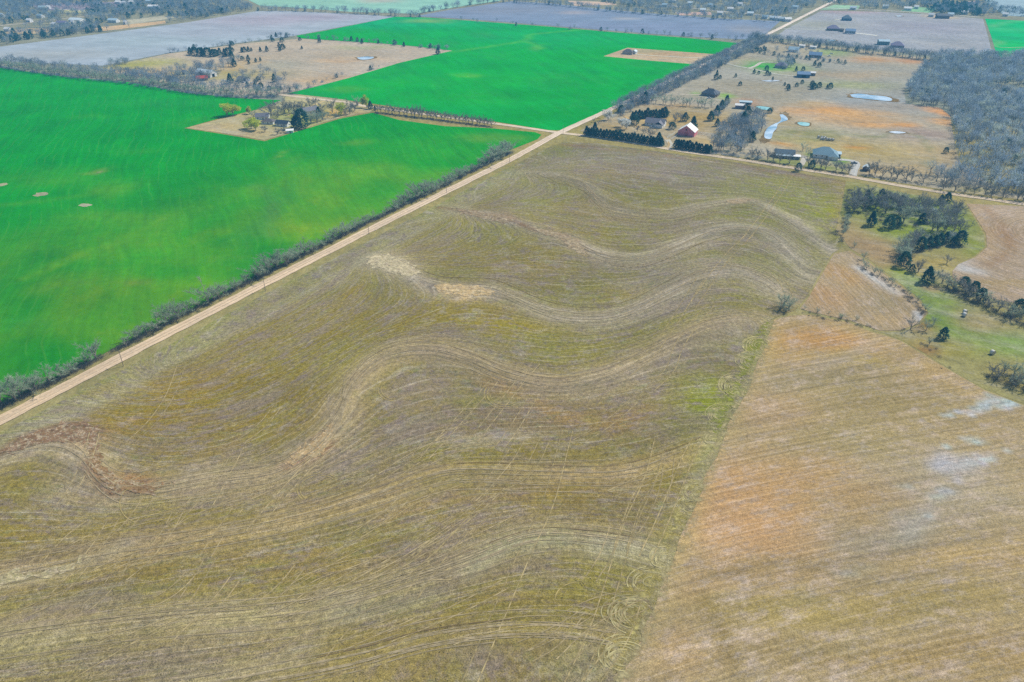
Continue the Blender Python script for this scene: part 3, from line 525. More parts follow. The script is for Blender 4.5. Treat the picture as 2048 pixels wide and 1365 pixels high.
pond('pond', [(1559, 230), (1566, 230), (1574, 236), (1575, 241), (1566, 244), (1556, 249), (1553, 258), (1546, 266), (1542, 278), (1530, 277), (1529, 268), (1536, 256), (1548, 249), (1559, 244), (1562, 238)], M_WATER)
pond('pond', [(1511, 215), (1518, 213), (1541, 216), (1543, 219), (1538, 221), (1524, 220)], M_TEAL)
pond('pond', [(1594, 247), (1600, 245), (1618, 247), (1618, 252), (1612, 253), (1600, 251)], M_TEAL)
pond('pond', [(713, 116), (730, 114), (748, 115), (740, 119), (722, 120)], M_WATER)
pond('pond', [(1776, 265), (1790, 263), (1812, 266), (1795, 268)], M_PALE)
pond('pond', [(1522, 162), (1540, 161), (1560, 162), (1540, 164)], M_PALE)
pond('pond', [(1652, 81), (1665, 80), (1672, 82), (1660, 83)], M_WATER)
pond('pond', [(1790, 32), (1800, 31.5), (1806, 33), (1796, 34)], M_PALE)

# --- roads, drives, tyre tracks
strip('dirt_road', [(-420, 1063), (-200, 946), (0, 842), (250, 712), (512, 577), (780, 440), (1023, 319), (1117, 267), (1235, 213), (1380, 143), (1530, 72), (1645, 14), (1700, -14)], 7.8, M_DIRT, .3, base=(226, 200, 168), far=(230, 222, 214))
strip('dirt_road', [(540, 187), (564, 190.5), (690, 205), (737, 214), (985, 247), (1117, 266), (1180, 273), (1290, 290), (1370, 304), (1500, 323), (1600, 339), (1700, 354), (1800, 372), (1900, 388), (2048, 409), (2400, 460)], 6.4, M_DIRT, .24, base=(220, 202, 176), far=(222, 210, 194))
def drive(line, w=4., c=(206, 200, 186)): strip('driveway', smooth_line(line, 4), w, M_DIRT, .24, base=c, crown=.05)
drive([(1238, 226), (1255, 237), (1275, 252), (1300, 264), (1322, 272), (1334, 280), (1340, 290), (1336, 298)], 4, (196, 176, 140))
drive([(1334, 280), (1340, 287), (1341, 292), (1336, 299)], 5, (206, 206, 196))
drive([(1410, 117), (1360, 115), (1310, 112), (1270, 109)], 5, (206, 206, 190))
drive([(1437, 123), (1470, 132), (1500, 138), (1525, 143), (1560, 150), (1592, 153)], 5, (190, 196, 190))
drive([(1500, 137), (1512, 132), (1522, 126), (1540, 125), (1556, 126)], 5, (206, 206, 200))
drive([(1290, 189), (1330, 189), (1380, 190), (1408, 190)], 4, (196, 192, 180))
drive([(1597, 337), (1604, 328), (1608, 318), (1606, 312)], 5, (200, 198, 190))
drive([(1706, 352), (1709, 340), (1713, 328), (1700, 322), (1660, 318)], 6, (196, 200, 200))
drive([(648, 203), (632, 209), (615, 216), (600, 224), (575, 232)], 3.5, (206, 190, 150))
drive([(1565, 58), (1600, 59), (1650, 60)], 6, (190, 200, 200))
drive([(1668, 39), (1680, 40), (1690, 41)], 8, (206, 212, 206)); drive([(1711, 67), (1730, 69), (1755, 72)], 8, (216, 222, 220))
drive([(115, 19), (140, 21), (180, 24)], 8, (200, 200, 190))
drive([(2048, 95), (2010, 96), (1990, 94)], 5, (140, 200, 150))
strip('footpath', [(1347, 268), (1338, 274), (1331, 279)], 1.6, M_DIRT, .25, base=(200, 196, 170), crown=.02)

CLEAR = [[(12, 62), (60, 57), (106, 58), (108, 64), (60, 68), (14, 68)], [(186, 56), (250, 50), (330, 42), (332, 47), (250, 58), (200, 63)], [(76, 24), (108, 17), (186, 19), (188, 25), (120, 26)], [(-6, 30), (9, 29), (10, 36), (-6, 37)], [(238, 42), (330, 32), (352, 36), (262, 49)], [(130, 44), (158, 36), (190, 44), (160, 54)], [(1640, 20), (1668, 10), (1720, 12), (1716, 19)], [(1800, 22), (1830, 14), (1880, 18), (1860, 26)], [(1890, 8), (1950, 2), (1952, 12), (1900, 18)], [(1350, 26), (1420, 24), (1425, 30), (1360, 31)]]
for _i, (_p, _c) in enumerate(zip(CLEAR, ((206, 184, 150), (200, 180, 156), (182, 188, 150), (206, 196, 150), (176, 180, 170), (176, 184, 164), (150, 196, 176), (140, 192, 168), (180, 172, 180), (196, 176, 172)))): land('clearing', _p, M_PASTURE, _c, 14, 'pasture', seed=50 + _i)
drive([(1300, 8), (1360, 14), (1450, 24), (1560, 34)], 8, (196, 200, 204)); drive([(0, 52), (60, 46), (110, 40), (160, 34), (230, 28), (300, 22)], 7, (190, 190, 186)); drive([(1640, 16), (1700, 19), (1790, 23), (1880, 29), (1960, 35)], 7, (196, 202, 206))
M_TRACK = N('wheel_track')
def _track():
    g = M_TRACK
    n = g.noise(g.pos(), .35, 3., .6)
    tr = g.node('ShaderNodeBsdfTransparent'); mx = g.node('ShaderNodeMixShader'); out = g.t.nodes['Material Output']
    g.put(g.b.inputs['Base Color'], g.attr('Col').outputs['Color']); g.b.inputs['Roughness'].default_value = 1; g.b.inputs['Specular IOR Level'].default_value = 0
    g.put(mx.inputs[0], g.span(n, .3, .6)); g.t.links.new(tr.outputs[0], mx.inputs[1]); g.t.links.new(g.b.outputs[0], mx.inputs[2]); g.t.links.new(mx.outputs[0], out.inputs['Surface'])
_track()
def offset(l, d):
    L = np.array(l, float); T = np.gradient(L, axis=0); T /= np.hypot(*T.T)[:, None] + 1e-9
    return [tuple(p) for p in L + np.c_[-T[:, 1], T[:, 0]] * d]
def tracks(lines, name='wheel_tracks', w=.42, pair=2.2, c=(192, 176, 132), z0=None):
    """pressed-straw lines left by wheels: flat ribbons lying on the field"""
    V, Fc, C = [], [], []
    for line in lines:
        l = Gs(smooth_line(line, 6)); L = [np.array(l[0])]
        for a, b in zip(l, l[1:]):
            n = max(1, int(math.dist(a, b) / 2.5)); L += [np.array(a) + (np.array(b) - np.array(a)) * (i + 1) / n for i in range(n)]
        for d in ((-pair, pair) if pair else (0,)):
            q = np.array(offset(L, d)); a, b = np.array(offset(q, -w / 2)), np.array(offset(q, w / 2))
            o = len(V); n = len(q); P = np.r_[a, b]; z = LEVEL['field'] + .12 + fallow_z(P) * 1.04 if z0 is None else np.full(len(P), z0)
            V += [(x, y, zz) for (x, y), zz in zip(P, z)]; Fc += [(o + i, o + i + 1, o + n + i + 1, o + n + i) for i in range(n - 1)]
            k = .85 + .3 * rng.random(); C += [alb(c, tuple(p)) * k for p in P]
    tag(obj(name, mesh(name, V, Fc, [M_TRACK.m], False, {'Col': np.array(C)})), kind='stuff')
tracks([[(925, 1400), (985, 1260), (1040, 1130), (1095, 1010), (1125, 900), (1135, 862)], [(560, 1420), (700, 1240), (840, 1120), (960, 1000), (1050, 950), (1090, 880)], [(1130, 1400), (1190, 1270), (1220, 1180), (1260, 1050), (1300, 960), (1320, 880)], [(1290, 1120), (1330, 1030), (1370, 930), (1395, 880)], [(1240, 1100), (1270, 1010), (1300, 960)],
        [(1300, 780), (1340, 740), (1360, 690), (1420, 610)], [(1480, 490), (1510, 455), (1560, 385), (1580, 350)], [(1380, 620), (1450, 520), (1500, 470)], [(700, 1080), (830, 1000), (930, 960)], [(0, 1250), (150, 1180), (300, 1110), (480, 1050)], [(820, 1200), (900, 1090), (980, 1020)], [(1180, 1370), (1240, 1280), (1270, 1200)],
        [(560, 1180), (720, 1090), (850, 1050)], [(100, 1400), (320, 1270), (520, 1180)], [(430, 1390), (560, 1290), (640, 1220)], [(1580, 600), (1560, 560), (1500, 520)], [(1240, 760), (1310, 700), (1400, 560)]])
tracks([[(480, 655), (700, 535), (850, 455), (1000, 372)], [(560, 640), (760, 530), (900, 450)]], c=(180, 176, 150), pair=1.6)
tracks([[(-200, 946), (0, 842), (250, 712), (512, 577), (780, 440), (1023, 319), (1100, 276)]], 'road_ruts', .9, 1.25, (238, 218, 190), .5)
tracks([[(1150, 270), (1290, 290), (1500, 323), (1700, 354), (1900, 388), (2048, 409)]], 'road_ruts', .8, 1.2, (226, 208, 184), .42)
def more_tracks():
    L = []
    for i in range(60):
        x, y = rng.uniform(60, 1300), rng.uniform(880, 1330); a = rng.uniform(.35, 1.15); n = rng.uniform(40, 90); b = rng.uniform(-.12, .12)
        L.append([(x + n * k * math.cos(a + b * k), y - n * k * .8 * math.sin(a + b * k)) for k in range(4)])
    L = [l for l in L if inside(np.array(Gs(l)), _fw).all()]
    tracks(L, 'faint_tracks', .4, 2., (194, 178, 138))
more_tracks()
def terrace_lines():
    """single straw lines, and dark lines painting ridge shade, along the terraces"""
    light, dark = [], []
    for k, l in TERRACES:
        L = smooth_line(l, 6)
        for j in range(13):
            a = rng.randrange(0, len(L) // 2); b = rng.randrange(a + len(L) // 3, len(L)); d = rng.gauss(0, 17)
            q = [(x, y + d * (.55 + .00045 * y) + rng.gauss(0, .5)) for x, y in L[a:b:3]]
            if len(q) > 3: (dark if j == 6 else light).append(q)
    tracks(light, 'straw_lines', .42, 0, (184, 170, 140)); tracks(dark, 'ridge_shade_lines', .4, 0, (132, 116, 92))  # dark ribbons paint the shade beside the terrace ridges
terrace_lines()
def loops():
    L = []
    for px, py, r, a0, a1 in ((1262, 1225, 44, 40, 270), (1268, 1232, 38, 80, 300), (1300, 1165, 36, 60, 250), (1250, 1310, 40, 60, 280), (1242, 1322, 34, 40, 240), (1398, 985, 24, 90, 300), (1440, 830, 24, 60, 260), (1468, 770, 26, 30, 270), (1474, 776, 22, 70, 290), (1498, 722, 24, 20, 280), (1515, 690, 22, 20, 260), (1380, 1010, 20, 90, 280), (1330, 1120, 22, 60, 270), (1425, 880, 18, 60, 260)):
        for k in range(6):
            rr = r * (1.2 - k * rng.uniform(.12, .17)); cx, cy = px + rng.gauss(0, 3), py + rng.gauss(0, 2); b0, b1 = a0 + rng.randint(-25, 40), a1 + rng.randint(-60, 15); q = rng.uniform(.6, .8)
            if b1 - b0 > 60: L.append([(cx + rr * 1.05 * math.cos(math.radians(a)), cy - rr * q * math.sin(math.radians(a))) for a in range(b0, b1, 20)])
    return L
tracks(loops(), 'turning_tracks', .42, 0, (202, 192, 144))
tracks([[(px + r * math.cos(math.radians(a)), py - r * .7 * math.sin(math.radians(a))) for a in range(a0, a1, 20)] for px, py, r, a0, a1 in [(1010, 790, k, 150, 330) for k in (42, 36, 30)] + [(640, 980, k, 40, 240) for k in (46, 40)] + [(790, 780, k, 90, 290) for k in (34, 28)] + [(300, 1010, 60, 100, 260), (1160, 1200, 50, 100, 200)]], 'turning_tracks', .4, 0, (188, 172, 120))

# --- ragged grassy margin between the fallow and the stubble: weeds thinning out to both sides
M_MARGIN = N('margin_weeds')
def _margin():
    g = M_MARGIN; p = g.pos()
    n = g.noise(p, .3, 5., .7); n2 = g.noise(p, 2., 2., .6); u = g.attr('u').outputs['Fac']
    col = g.scale(g.attr('Col').outputs['Color'], g.math('MULTIPLY_ADD', g.span(n2, .25, .75, -1, 1), .4, 1.1))
    tr = g.node('ShaderNodeBsdfTransparent'); mx = g.node('ShaderNodeMixShader')
    g.put(g.b.inputs['Base Color'], col); g.b.inputs['Roughness'].default_value = 1; g.b.inputs['Specular IOR Level'].default_value = 0
    k = g.math('MULTIPLY', g.span(n, .45, .62), g.span(g.math('ABSOLUTE', u), 4.5, .5))
    g.put(mx.inputs[0], k); g.t.links.new(tr.outputs[0], mx.inputs[1]); g.t.links.new(g.b.outputs[0], mx.inputs[2]); g.t.links.new(mx.outputs[0], g.t.nodes['Material Output'].inputs['Surface'])
_margin()
def margin(line, w, base, seed): strip('field_margin', smooth_line(line, 6), w, M_MARGIN.m, LEVEL['field'] + .1, None, base=base, crown=.02, edge=.5, seed=seed)
margin([(1545, 642), (1528, 690), (1496, 762), (1446, 868), (1398, 975), (1352, 1090), (1318, 1180), (1272, 1292), (1240, 1368)], 10, (182, 172, 132), 31)
margin([(1534, 645), (1512, 700), (1475, 770), (1424, 875)], 9, (148, 156, 76), 37)
margin([(1385, 965), (1338, 1080), (1298, 1180), (1255, 1290)], 9, (186, 176, 118), 41)
# --- grey bare spots in the near wheat
for _i, (cx, cy, rx, ry) in enumerate(((80, 389, 18, 5), (170, 411, 15, 3.6), (4, 370, 15, 4), (199, 345, 12, 2.4))):
    _r = random.Random(_i + 5)
    land('bare_spot', [(cx + rx * math.cos(a / 14 * 6.283) * _r.uniform(.5, 1.15), cy + ry * math.sin(a / 14 * 6.283) * _r.uniform(.5, 1.15) - (.14 * rx * math.cos(a / 14 * 6.283) if _i != 1 else 0)) for a in range(14)], M_PASTURE, (168, 172, 146) if _i < 3 else (120, 156, 108), 3, 'patch', seed=_i)
# --- bare scars and straw patches on the terraces
M_SCAR = land_mat('straw_scar', 1.6, .5, .3, .1, [((.15, .09, .068), .52, .62, .6), ((.50, .42, .28), .48, .6, .6), ((.17, .16, .07), .52, .62, .65)], .3, .05, gain=1.05, tintscale=.5, bump=.3, streak=1.)
def scar(pts, base, seed=1):
    l = smooth_line(list(pts) + [pts[0]], 6)[:-1]; l = Gs(l)
    r = random.Random(seed); l = [(x + r.gauss(0, 1.3), y + r.gauss(0, 1.3)) for x, y in l]
    land('bare_patch', l, M_SCAR, base, 1.6, 'patch', zfun=lambda V: fallow_z(V) * 1.03 + .05, px=False, warp=3, seed=seed)
scar([(-20, 915), (0, 902), (50, 876), (100, 855), (150, 848), (190, 852), (204, 866), (196, 886), (190, 905), (180, 900), (150, 885), (120, 886), (70, 893), (30, 908)], (142, 118, 98), 2)
scar([(190, 900), (205, 920), (225, 945), (250, 962), (300, 966), (345, 962), (330, 975), (290, 990), (245, 992), (215, 975), (196, 945), (182, 915)], (150, 124, 96), 3)
scar([(570, 935), (590, 905), (625, 880), (650, 858), (668, 852), (664, 880), (645, 900), (615, 918), (590, 930)], (190, 164, 124), 4)
scar([(738, 512), (760, 508), (795, 516), (830, 535), (838, 548), (815, 556), (785, 550), (755, 538), (738, 526)], (196, 186, 156), 5)
scar([(872, 572), (905, 572), (950, 574), (985, 584), (978, 592), (935, 594), (895, 590), (878, 580)], (206, 182, 140), 6)
scar([(1062, 460), (1090, 462), (1130, 470), (1155, 486), (1176, 504), (1160, 506), (1140, 494), (1110, 478), (1080, 468)], (166, 150, 126), 7)
scar([(910, 421), (950, 424), (1000, 434), (1030, 442), (1012, 448), (970, 440), (930, 430)], (146, 132, 114), 8)
scar([(1455, 404), (1480, 399), (1502, 402), (1490, 407), (1465, 409)], (176, 160, 134), 9)
scar([(-20, 1148), (40, 1150), (110, 1140), (180, 1118), (150, 1140), (80, 1160), (-20, 1170)], (184, 174, 136), 10)

# ------------------------------------------------------------------ trees
M_BARK = plain_mat('bark', (.24, .21, .18), .3, 3.)
M_TWIG = leaf_mat('bare_twigs', (.46, .54, .40), (.33, .42, .29))
M_TWIG_DARK = leaf_mat('brush_twigs', (.17, .155, .14), (.11, .115, .105))
M_TWIG_FAR = leaf_mat('hazy_wood_twigs', (.30, .36, .42), (.20, .27, .33), .3, (.40, .45, .36))  # bluish tone puts distance haze into the twig colour
M_CEDAR = leaf_mat('cedar_needles', (.03, .105, .09), (.055, .14, .095))
M_TWIG_MID = leaf_mat('grey_twigs', (.27, .28, .255), (.18, .20, .185))
M_BUD = leaf_mat('spring_leaves', (.70, .70, .06), (.46, .58, .06))
M_BLOOM = leaf_mat('white_blossom', (.78, .78, .74), (.6, .62, .56))

def tube_tris(p, q, r0, r1, n=5):
    p, q = np.array(p, float), np.array(q, float); d = (q - p) / (np.linalg.norm(q - p) + 1e-9)
    a = np.cross(d, (.3, .9, .31)); a /= np.linalg.norm(a); b = np.cross(d, a)
    t = np.arange(n) * 2 * math.pi / n; ring = np.cos(t)[:, None] * a + np.sin(t)[:, None] * b
    V = np.r_[p + ring * r0, q + ring * r1]; i = np.arange(n); j = (i + 1) % n
    return V, np.r_[np.c_[i, j, n + j], np.c_[i, n + j, n + i]]
def cat(parts):
    V, Fc, o = [], [], 0
    for v, f in parts: V.append(v); Fc.append(np.asarray(f) + o); o += len(v)
    return np.concatenate(V), np.concatenate(Fc)
def blades(P, D, L, W, r):
    """thin pointed slips starting at P along D"""
    n = len(P); D = D / np.linalg.norm(D, axis=1)[:, None]
    S = np.cross(D, r.normal(size=(n, 3))); S /= np.linalg.norm(S, axis=1)[:, None] + 1e-9
    V = np.stack([P - S * W[:, None] / 2, P + S * W[:, None] / 2, P + D * L[:, None]], 1).reshape(-1, 3)
    return V, np.arange(3 * n).reshape(-1, 3)
def bare_parts(seed, h=9., spread=.45, twigs=430, thick=1., limbs=7, low=.2):
    r = np.random.default_rng(seed); wood, P, D = [], [], []
    top = np.array([r.normal() * .02 * h, r.normal() * .02 * h, h * .34])
    wood.append(tube_tris((0, 0, -.3), top, .028 * h, .018 * h, 6))
    for i in range(limbs):
        az = 2 * math.pi * (i + r.random() * .6) / limbs; s = top * (low + (1 - low) * r.random()) if i else top
        el = math.radians(r.uniform(28, 78)); ln = h * r.uniform(.36, .62) * (spread / .45 if el < .9 else 1)
        ln = min(ln, (h * .95 - s[2]) / max(math.sin(el), .1))
        d = np.array([math.cos(az) * math.cos(el), math.sin(az) * math.cos(el), math.sin(el)])
        mid = s + d * ln * .5 + r.normal(size=3) * .02 * h; e = s + d * ln + np.array([0, 0, .05 * h])
        wood += [tube_tris(s, mid, .014 * h, .009 * h), tube_tris(mid, e, .009 * h, .003 * h, 4)]
        for k in range(5):
            t = r.uniform(.35, 1.); q = s + (e - s) * t; bd = d + r.normal(size=3) * .55; bd[2] = abs(bd[2]) * .9 + .1; bd /= np.linalg.norm(bd)
            bl = h * r.uniform(.14, .25); wood.append(tube_tris(q, q + bd * bl, .005 * h, .0015 * h, 3))
            m = twigs // (limbs * 5) + 1; tt = r.random(m)
            P.append(q + bd * bl * tt[:, None]); D.append(bd * .8 + r.normal(size=(m, 3)) * .75 + (0, 0, .15))
    P, D = np.concatenate(P), np.concatenate(D); n = len(P)
    return cat(wood), blades(P, D, h * r.uniform(.07, .17, n), h * .0085 * thick * r.uniform(.6, 1.3, n), r)
def cedar_parts(seed, h=6., w=.32, n=620, shape=.8):
    r = np.random.default_rng(seed); t = r.random(n) ** .8; az = r.random(n) * 2 * math.pi
    lobes = 1 + .22 * np.sin(az * 3 + seed) * np.sin(t * 9 + seed) + r.normal(size=n) * .1
    rad = h * w * ((1 - t) ** shape * .95 + .05) * np.clip(t * 9, .55, 1) * lobes * r.uniform(.55, 1.05, n) ** .5
    P = np.c_[np.cos(az) * rad, np.sin(az) * rad, h * (.05 + .93 * t)]
    D = np.c_[np.cos(az), np.sin(az), r.uniform(-.2, .8, n)] + r.normal(size=(n, 3)) * .35
    return tube_tris((0, 0, -.2), (0, 0, h * .55), .035 * h, .012 * h), blades(P - D * h * .04, D, h * r.uniform(.07, .13, n), h * r.uniform(.05, .085, n), r)
def leafy_parts(seed, h=7., n=520, spread=.42):
    (wv, wf), _ = bare_parts(seed, h, spread, 40)
    r = np.random.default_rng(seed + 50); c = r.normal(size=(14, 3)) * (h * spread * .5, h * spread * .5, h * .17) + (0, 0, h * .62)
    i = r.integers(0, 14, n); d = r.normal(size=(n, 3)); d /= np.linalg.norm(d, axis=1)[:, None]
    P = c[i] + d * h * .15 * r.uniform(.4, 1.1, (n, 1))
    return (wv, wf), blades(P, d + r.normal(size=(n, 3)) * .6, h * r.uniform(.05, .09, n), h * r.uniform(.035, .06, n), r)
def brush_parts(seed, h=2.4, n=170):
    r = np.random.default_rng(seed); P = np.c_[r.normal(size=(n, 2)) * h * .45, r.uniform(0, h * .5, n)]
    D = np.c_[r.normal(size=(n, 2)) * .5, r.uniform(.4, 1, n)]
    return blades(P, D, h * r.uniform(.25, .6, n), h * r.uniform(.03, .06, n), r)
def far_bare(seed, h=10., n=150, spread=.43):
    r = np.random.default_rng(seed); d = r.normal(size=(n, 3)); d /= np.linalg.norm(d, axis=1)[:, None]
    P = d * (h * spread, h * spread, h * .33) * r.uniform(.25, .95, (n, 1)) + (0, 0, h * .6)
    wood = [tube_tris((0, 0, 0), (0, 0, h * .5), .03 * h, .014 * h, 4)]
    for k in range(4):
        a = r.random() * 6.3; wood.append(tube_tris((0, 0, h * .3), (math.cos(a) * h * .25, math.sin(a) * h * .25, h * .8), .014 * h, .004 * h, 3))
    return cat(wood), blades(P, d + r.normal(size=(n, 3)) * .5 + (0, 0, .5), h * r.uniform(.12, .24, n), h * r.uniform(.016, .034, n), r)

def proto(parts, leaf):
    (wv, wf), (lv, lf) = parts
    return mesh('trunk', wv, wf, [M_BARK], True), mesh('crown', lv, lf, [leaf])
KINDS = {
    'bare': [proto(bare_parts(100 + i, 9., .42 + .1 * (i % 3), 700, 1.15), M_TWIG) for i in range(7)],
    'bush': [proto(bare_parts(200 + i, 7., .5, 850, 1.2, 11, .02), M_TWIG) for i in range(3)],
    'hedge': [proto(bare_parts(250 + i, 8., .5, 1050, 1.1, 11, .08), M_TWIG) for i in range(5)],
    'wood': [proto(bare_parts(270 + i, 9., .46 + .04 * (i % 3), 1000, 1.1, 9, .15), M_TWIG_MID) for i in range(6)],
    'cedar': [proto(cedar_parts(300 + i, 6., .30 + .04 * (i % 3), 620, .7 + .15 * (i % 2)), M_CEDAR) for i in range(5)],
    'round': [proto(cedar_parts(340 + i, 6., .46, 800, .42), M_CEDAR) for i in range(3)],
    'bud': [proto(leafy_parts(400 + i, 7., 1700), M_BUD) for i in range(3)],
    'bloom': [proto(leafy_parts(440 + i, 7., 1300, .46), M_BLOOM) for i in range(2)],
}
BASE_H = {'wood': 9., 'hedge': 8., 'bare': 9., 'bush': 7., 'cedar': 6., 'round': 6., 'bud': 7., 'bloom': 7.}
NAMES = {'wood': ('bare_tree', 'bare tree'), 'hedge': ('hedgerow_tree', 'hedge tree'), 'bare': ('bare_tree', 'bare tree'), 'bush': ('bare_bush', 'bush'), 'cedar': ('cedar_tree', 'evergreen tree'), 'round': ('cedar_bush', 'evergreen tree'), 'bud': ('budding_tree', 'tree'), 'bloom': ('blossom_tree', 'blossoming tree')}
def tree(kind, xy, h, label, group=None, wide=1.):
    tr, cr = rng.choice(KINDS[kind]); name, cat_ = NAMES[kind]
    s = h * 1.14 / BASE_H[kind]
    r = obj(name, None, None, (xy[0], xy[1], .1), rng.random() * 6.283, (s * wide, s * wide, s))
    r.empty_display_size = .5
    obj('trunk', tr, r); obj('crown', cr, r)
    return tag(r, label, cat_, group)
def along(line, step, jit=.3, side=0.):
    """points along a traced line, in metres, with the share of the way gone"""
    l = Gs(line); L = np.array(l); s = np.r_[0, np.cumsum(np.hypot(*np.diff(L, axis=0).T))]
    out, d = [], step * .5
    while d < s[-1]:
        q = np.array([np.interp(d, s, L[:, 0]), np.interp(d, s, L[:, 1])]) + np.array([rng.gauss(0, 1), rng.gauss(0, 1)]) * step * jit * .5
        out.append((tuple(q), d / s[-1])); d += step * rng.uniform(.75, 1.25)
    return out
def px_h(py, px_tall): return mpp(py)[0] * px_tall / math.cos(math.atan2((py - 682.5) * 1., F) + PITCH) * .97

def stuff_mesh(name, items, mats, kind='stuff'):
    """many copies of small meshes joined into one: items = (points, variants, material slot, height range)"""
    V, Fc, I, o = [], [], [], 0
    r = np.random.default_rng(zlib.crc32(name.encode()) % 9999)
    for pts, variants, slots, (h0, h1), base in items:
        for k, (x, y) in enumerate(pts):
            a = r.random() * 6.283; s = r.uniform(h0, h1) / base; ca, sa = math.cos(a) * s, math.sin(a) * s; w = r.uniform(.85, 1.2)
            for (v, f), slot in zip(variants[k % len(variants)], slots):
                V.append(np.c_[(v[:, 0] * ca - v[:, 1] * sa) * w + x, (v[:, 0] * sa + v[:, 1] * ca) * w + y, v[:, 2] * s + .05]); Fc.append(f + o); o += len(v); I.append(np.full(len(f), slot))
    me = mesh(name, np.concatenate(V), np.concatenate(Fc), mats)
    me.polygons.foreach_set('material_index', np.concatenate(I).astype(np.int32))
    return tag(obj(name, me), kind=kind)
FAR_B = [far_bare(500 + i) for i in range(6)]
FAR_C = [(tube_tris((0, 0, 0), (0, 0, 3), .1, .05, 3), cedar_parts(560 + i, 6., .38, 90, .5)[1]) for i in range(4)]
for _i, (w_, (v_, f_)) in enumerate(FAR_C):                     # fewer, larger slips for far evergreens
    c_ = v_.reshape(-1, 3, 3).mean(1, keepdims=True); FAR_C[_i] = (w_, ((c_ + (v_.reshape(-1, 3, 3) - c_) * 2.1).reshape(-1, 3), f_))
BRUSH = [[brush_parts(600 + i)] for i in range(5)]
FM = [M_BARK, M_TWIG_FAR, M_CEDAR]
def scatter(poly, step, keep=None, seed=1, jit=.8):
    l = Gs(poly); A = np.array(l); lo, hi = A.min(0), A.max(0)
    gx, gy = np.meshgrid(np.arange(lo[0], hi[0], step), np.arange(lo[1], hi[1], step)); P = np.c_[gx.ravel(), gy.ravel()]
    r = np.random.default_rng(seed); P = P + (r.random(P.shape) - .5) * step * jit * 2
    P = P[inside(P, l)]
    if keep is not None: P = P[keep(P, r)]
    return [tuple(p) for p in P]

# --- hedgerow between the dirt road and the wheat: each tree, and the brush at its foot
HEDGE = [(-120, 872), (0, 815), (100, 768), (200, 717), (250, 692), (410, 611), (511, 560), (700, 465), (850, 391), (960, 336), (1022, 305)]
POLES = [(247, 733), (531, 583), (738, 468), (893, 387), (1019, 326)]
SPANS = ['nearer than the first pole', 'between first and second poles', 'between second and third poles', 'between third and fourth poles', 'between fourth and fifth poles', 'beyond the fifth pole']
for (x, y), t in along(HEDGE, 4.4, .5):
    px, py = to_px(x, y)
    if 205 < px < 243: continue
    big = vnoise(np.array([px / 38.]), np.array([3.]), 5)[0]
    h = (5. + 7.4 * big ** 1.3) * rng.uniform(.8, 1.15) * (1.12 if px < 700 else 1.)
    if px > 1010: h = 11
    k = sum(px > p[0] for p in POLES)
    size = 'tall spreading' if h > 9 else 'middling' if h > 7 else 'low scrubby'
    tree('hedge' if rng.random() < .75 else 'bare', (x, y), h, f'{size} bare hedgerow tree along the dirt road, {SPANS[k]}', 'bare trees in the hedgerow along the dirt road', rng.uniform(1.1, 1.5))
_b = [p for p, t in along(HEDGE, 1.5, 1.2) if not 205 < to_px(*p)[0] < 226]
stuff_mesh('hedgerow_brush', [(_b, BRUSH, (0,), (1.6, 3.4), 2.4)], [M_TWIG_DARK])
# --- row along the cross road, left of the junction
for (x, y), t in along([(752, 224), (870, 238), (984, 253)], 4.4, .2):
    tree('wood', (x, y), 10.5 if .3 < t < .42 else rng.uniform(7.5, 9.), 'tallest bare tree in the row along the cross road west of the junction' if .3 < t < .42 else 'bare grey tree in the straight row along the cross road west of the junction', 'bare trees in the row west of the junction')
stuff_mesh('roadside_brush', [([p for p, t in along([(748, 226), (870, 241), (984, 256)], 2., 1.)], BRUSH, (0,), (1.2, 2.6), 2.4)], [M_TWIG_DARK])
tree('cedar', G(741, 219), 8, 'dark evergreen at the west end of the bare roadside row', None, 1.3); tree('cedar', G(750, 222), 5, 'small dark evergreen second from the west end of the roadside row')
tree('bare', G(716, 214), 11, 'bare tree beside the cross road at the homestead lane'); tree('bud', G(733, 216), 11, 'greenish budding tree beside the cross road next to the bare row')
# --- long hedge north of the near wheat: front row one by one, the rest as one mass
LH = [(-30, 133), (0, 136), (130, 154), (260, 168), (330, 179), (370, 186), (480, 196), (558, 195)]
for (x, y), t in along(LH, 9, .3):
    sec = 'left part' if t < .3 else 'middle part' if t < .6 else 'right part near the cross road'
    tree('bare', (x, y), rng.uniform(9, 12.5), f'bare tree at the wheat edge of the far hedge, {sec}', 'bare trees along the far edge of the near wheat')
_p = [(p[0] + 8 * k + rng.gauss(0, 3), p[1] + 13 * k + rng.gauss(0, 3)) for k in (1, 2) for p, t in along(LH, 7, .5)]
_q = [p for p, t in along(LH, 3, 1.5)]
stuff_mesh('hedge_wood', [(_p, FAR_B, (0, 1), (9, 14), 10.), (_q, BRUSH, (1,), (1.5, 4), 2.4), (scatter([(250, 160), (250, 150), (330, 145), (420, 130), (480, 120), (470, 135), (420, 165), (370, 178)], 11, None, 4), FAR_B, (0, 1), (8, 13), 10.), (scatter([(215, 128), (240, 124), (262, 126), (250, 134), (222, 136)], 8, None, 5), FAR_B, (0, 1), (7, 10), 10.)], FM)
# --- thick hedge along the far stretch of the dirt road
_r1 = [p for p, t in along([(1238, 226), (1290, 198), (1390, 150), (1460, 115), (1528, 80)], 4, 1.2)]
_r2 = [p for p, t in along([(1228, 219), (1280, 192), (1380, 143), (1450, 110), (1515, 78)], 4, 1.)]
_r3 = [p for p, t in along([(1245, 231), (1300, 202), (1400, 153), (1470, 119), (1534, 84)], 4.5, 1.3)]
stuff_mesh('roadside_wood', [(_r1 + _r2 + _r3, FAR_B, (0, 1), (7.5, 11), 10.), (_r1[::3] + _r3[::2], BRUSH, (1,), (2, 5), 2.4), (_r1[::7], FAR_C, (2, 2), (4, 7), 6.)], FM)
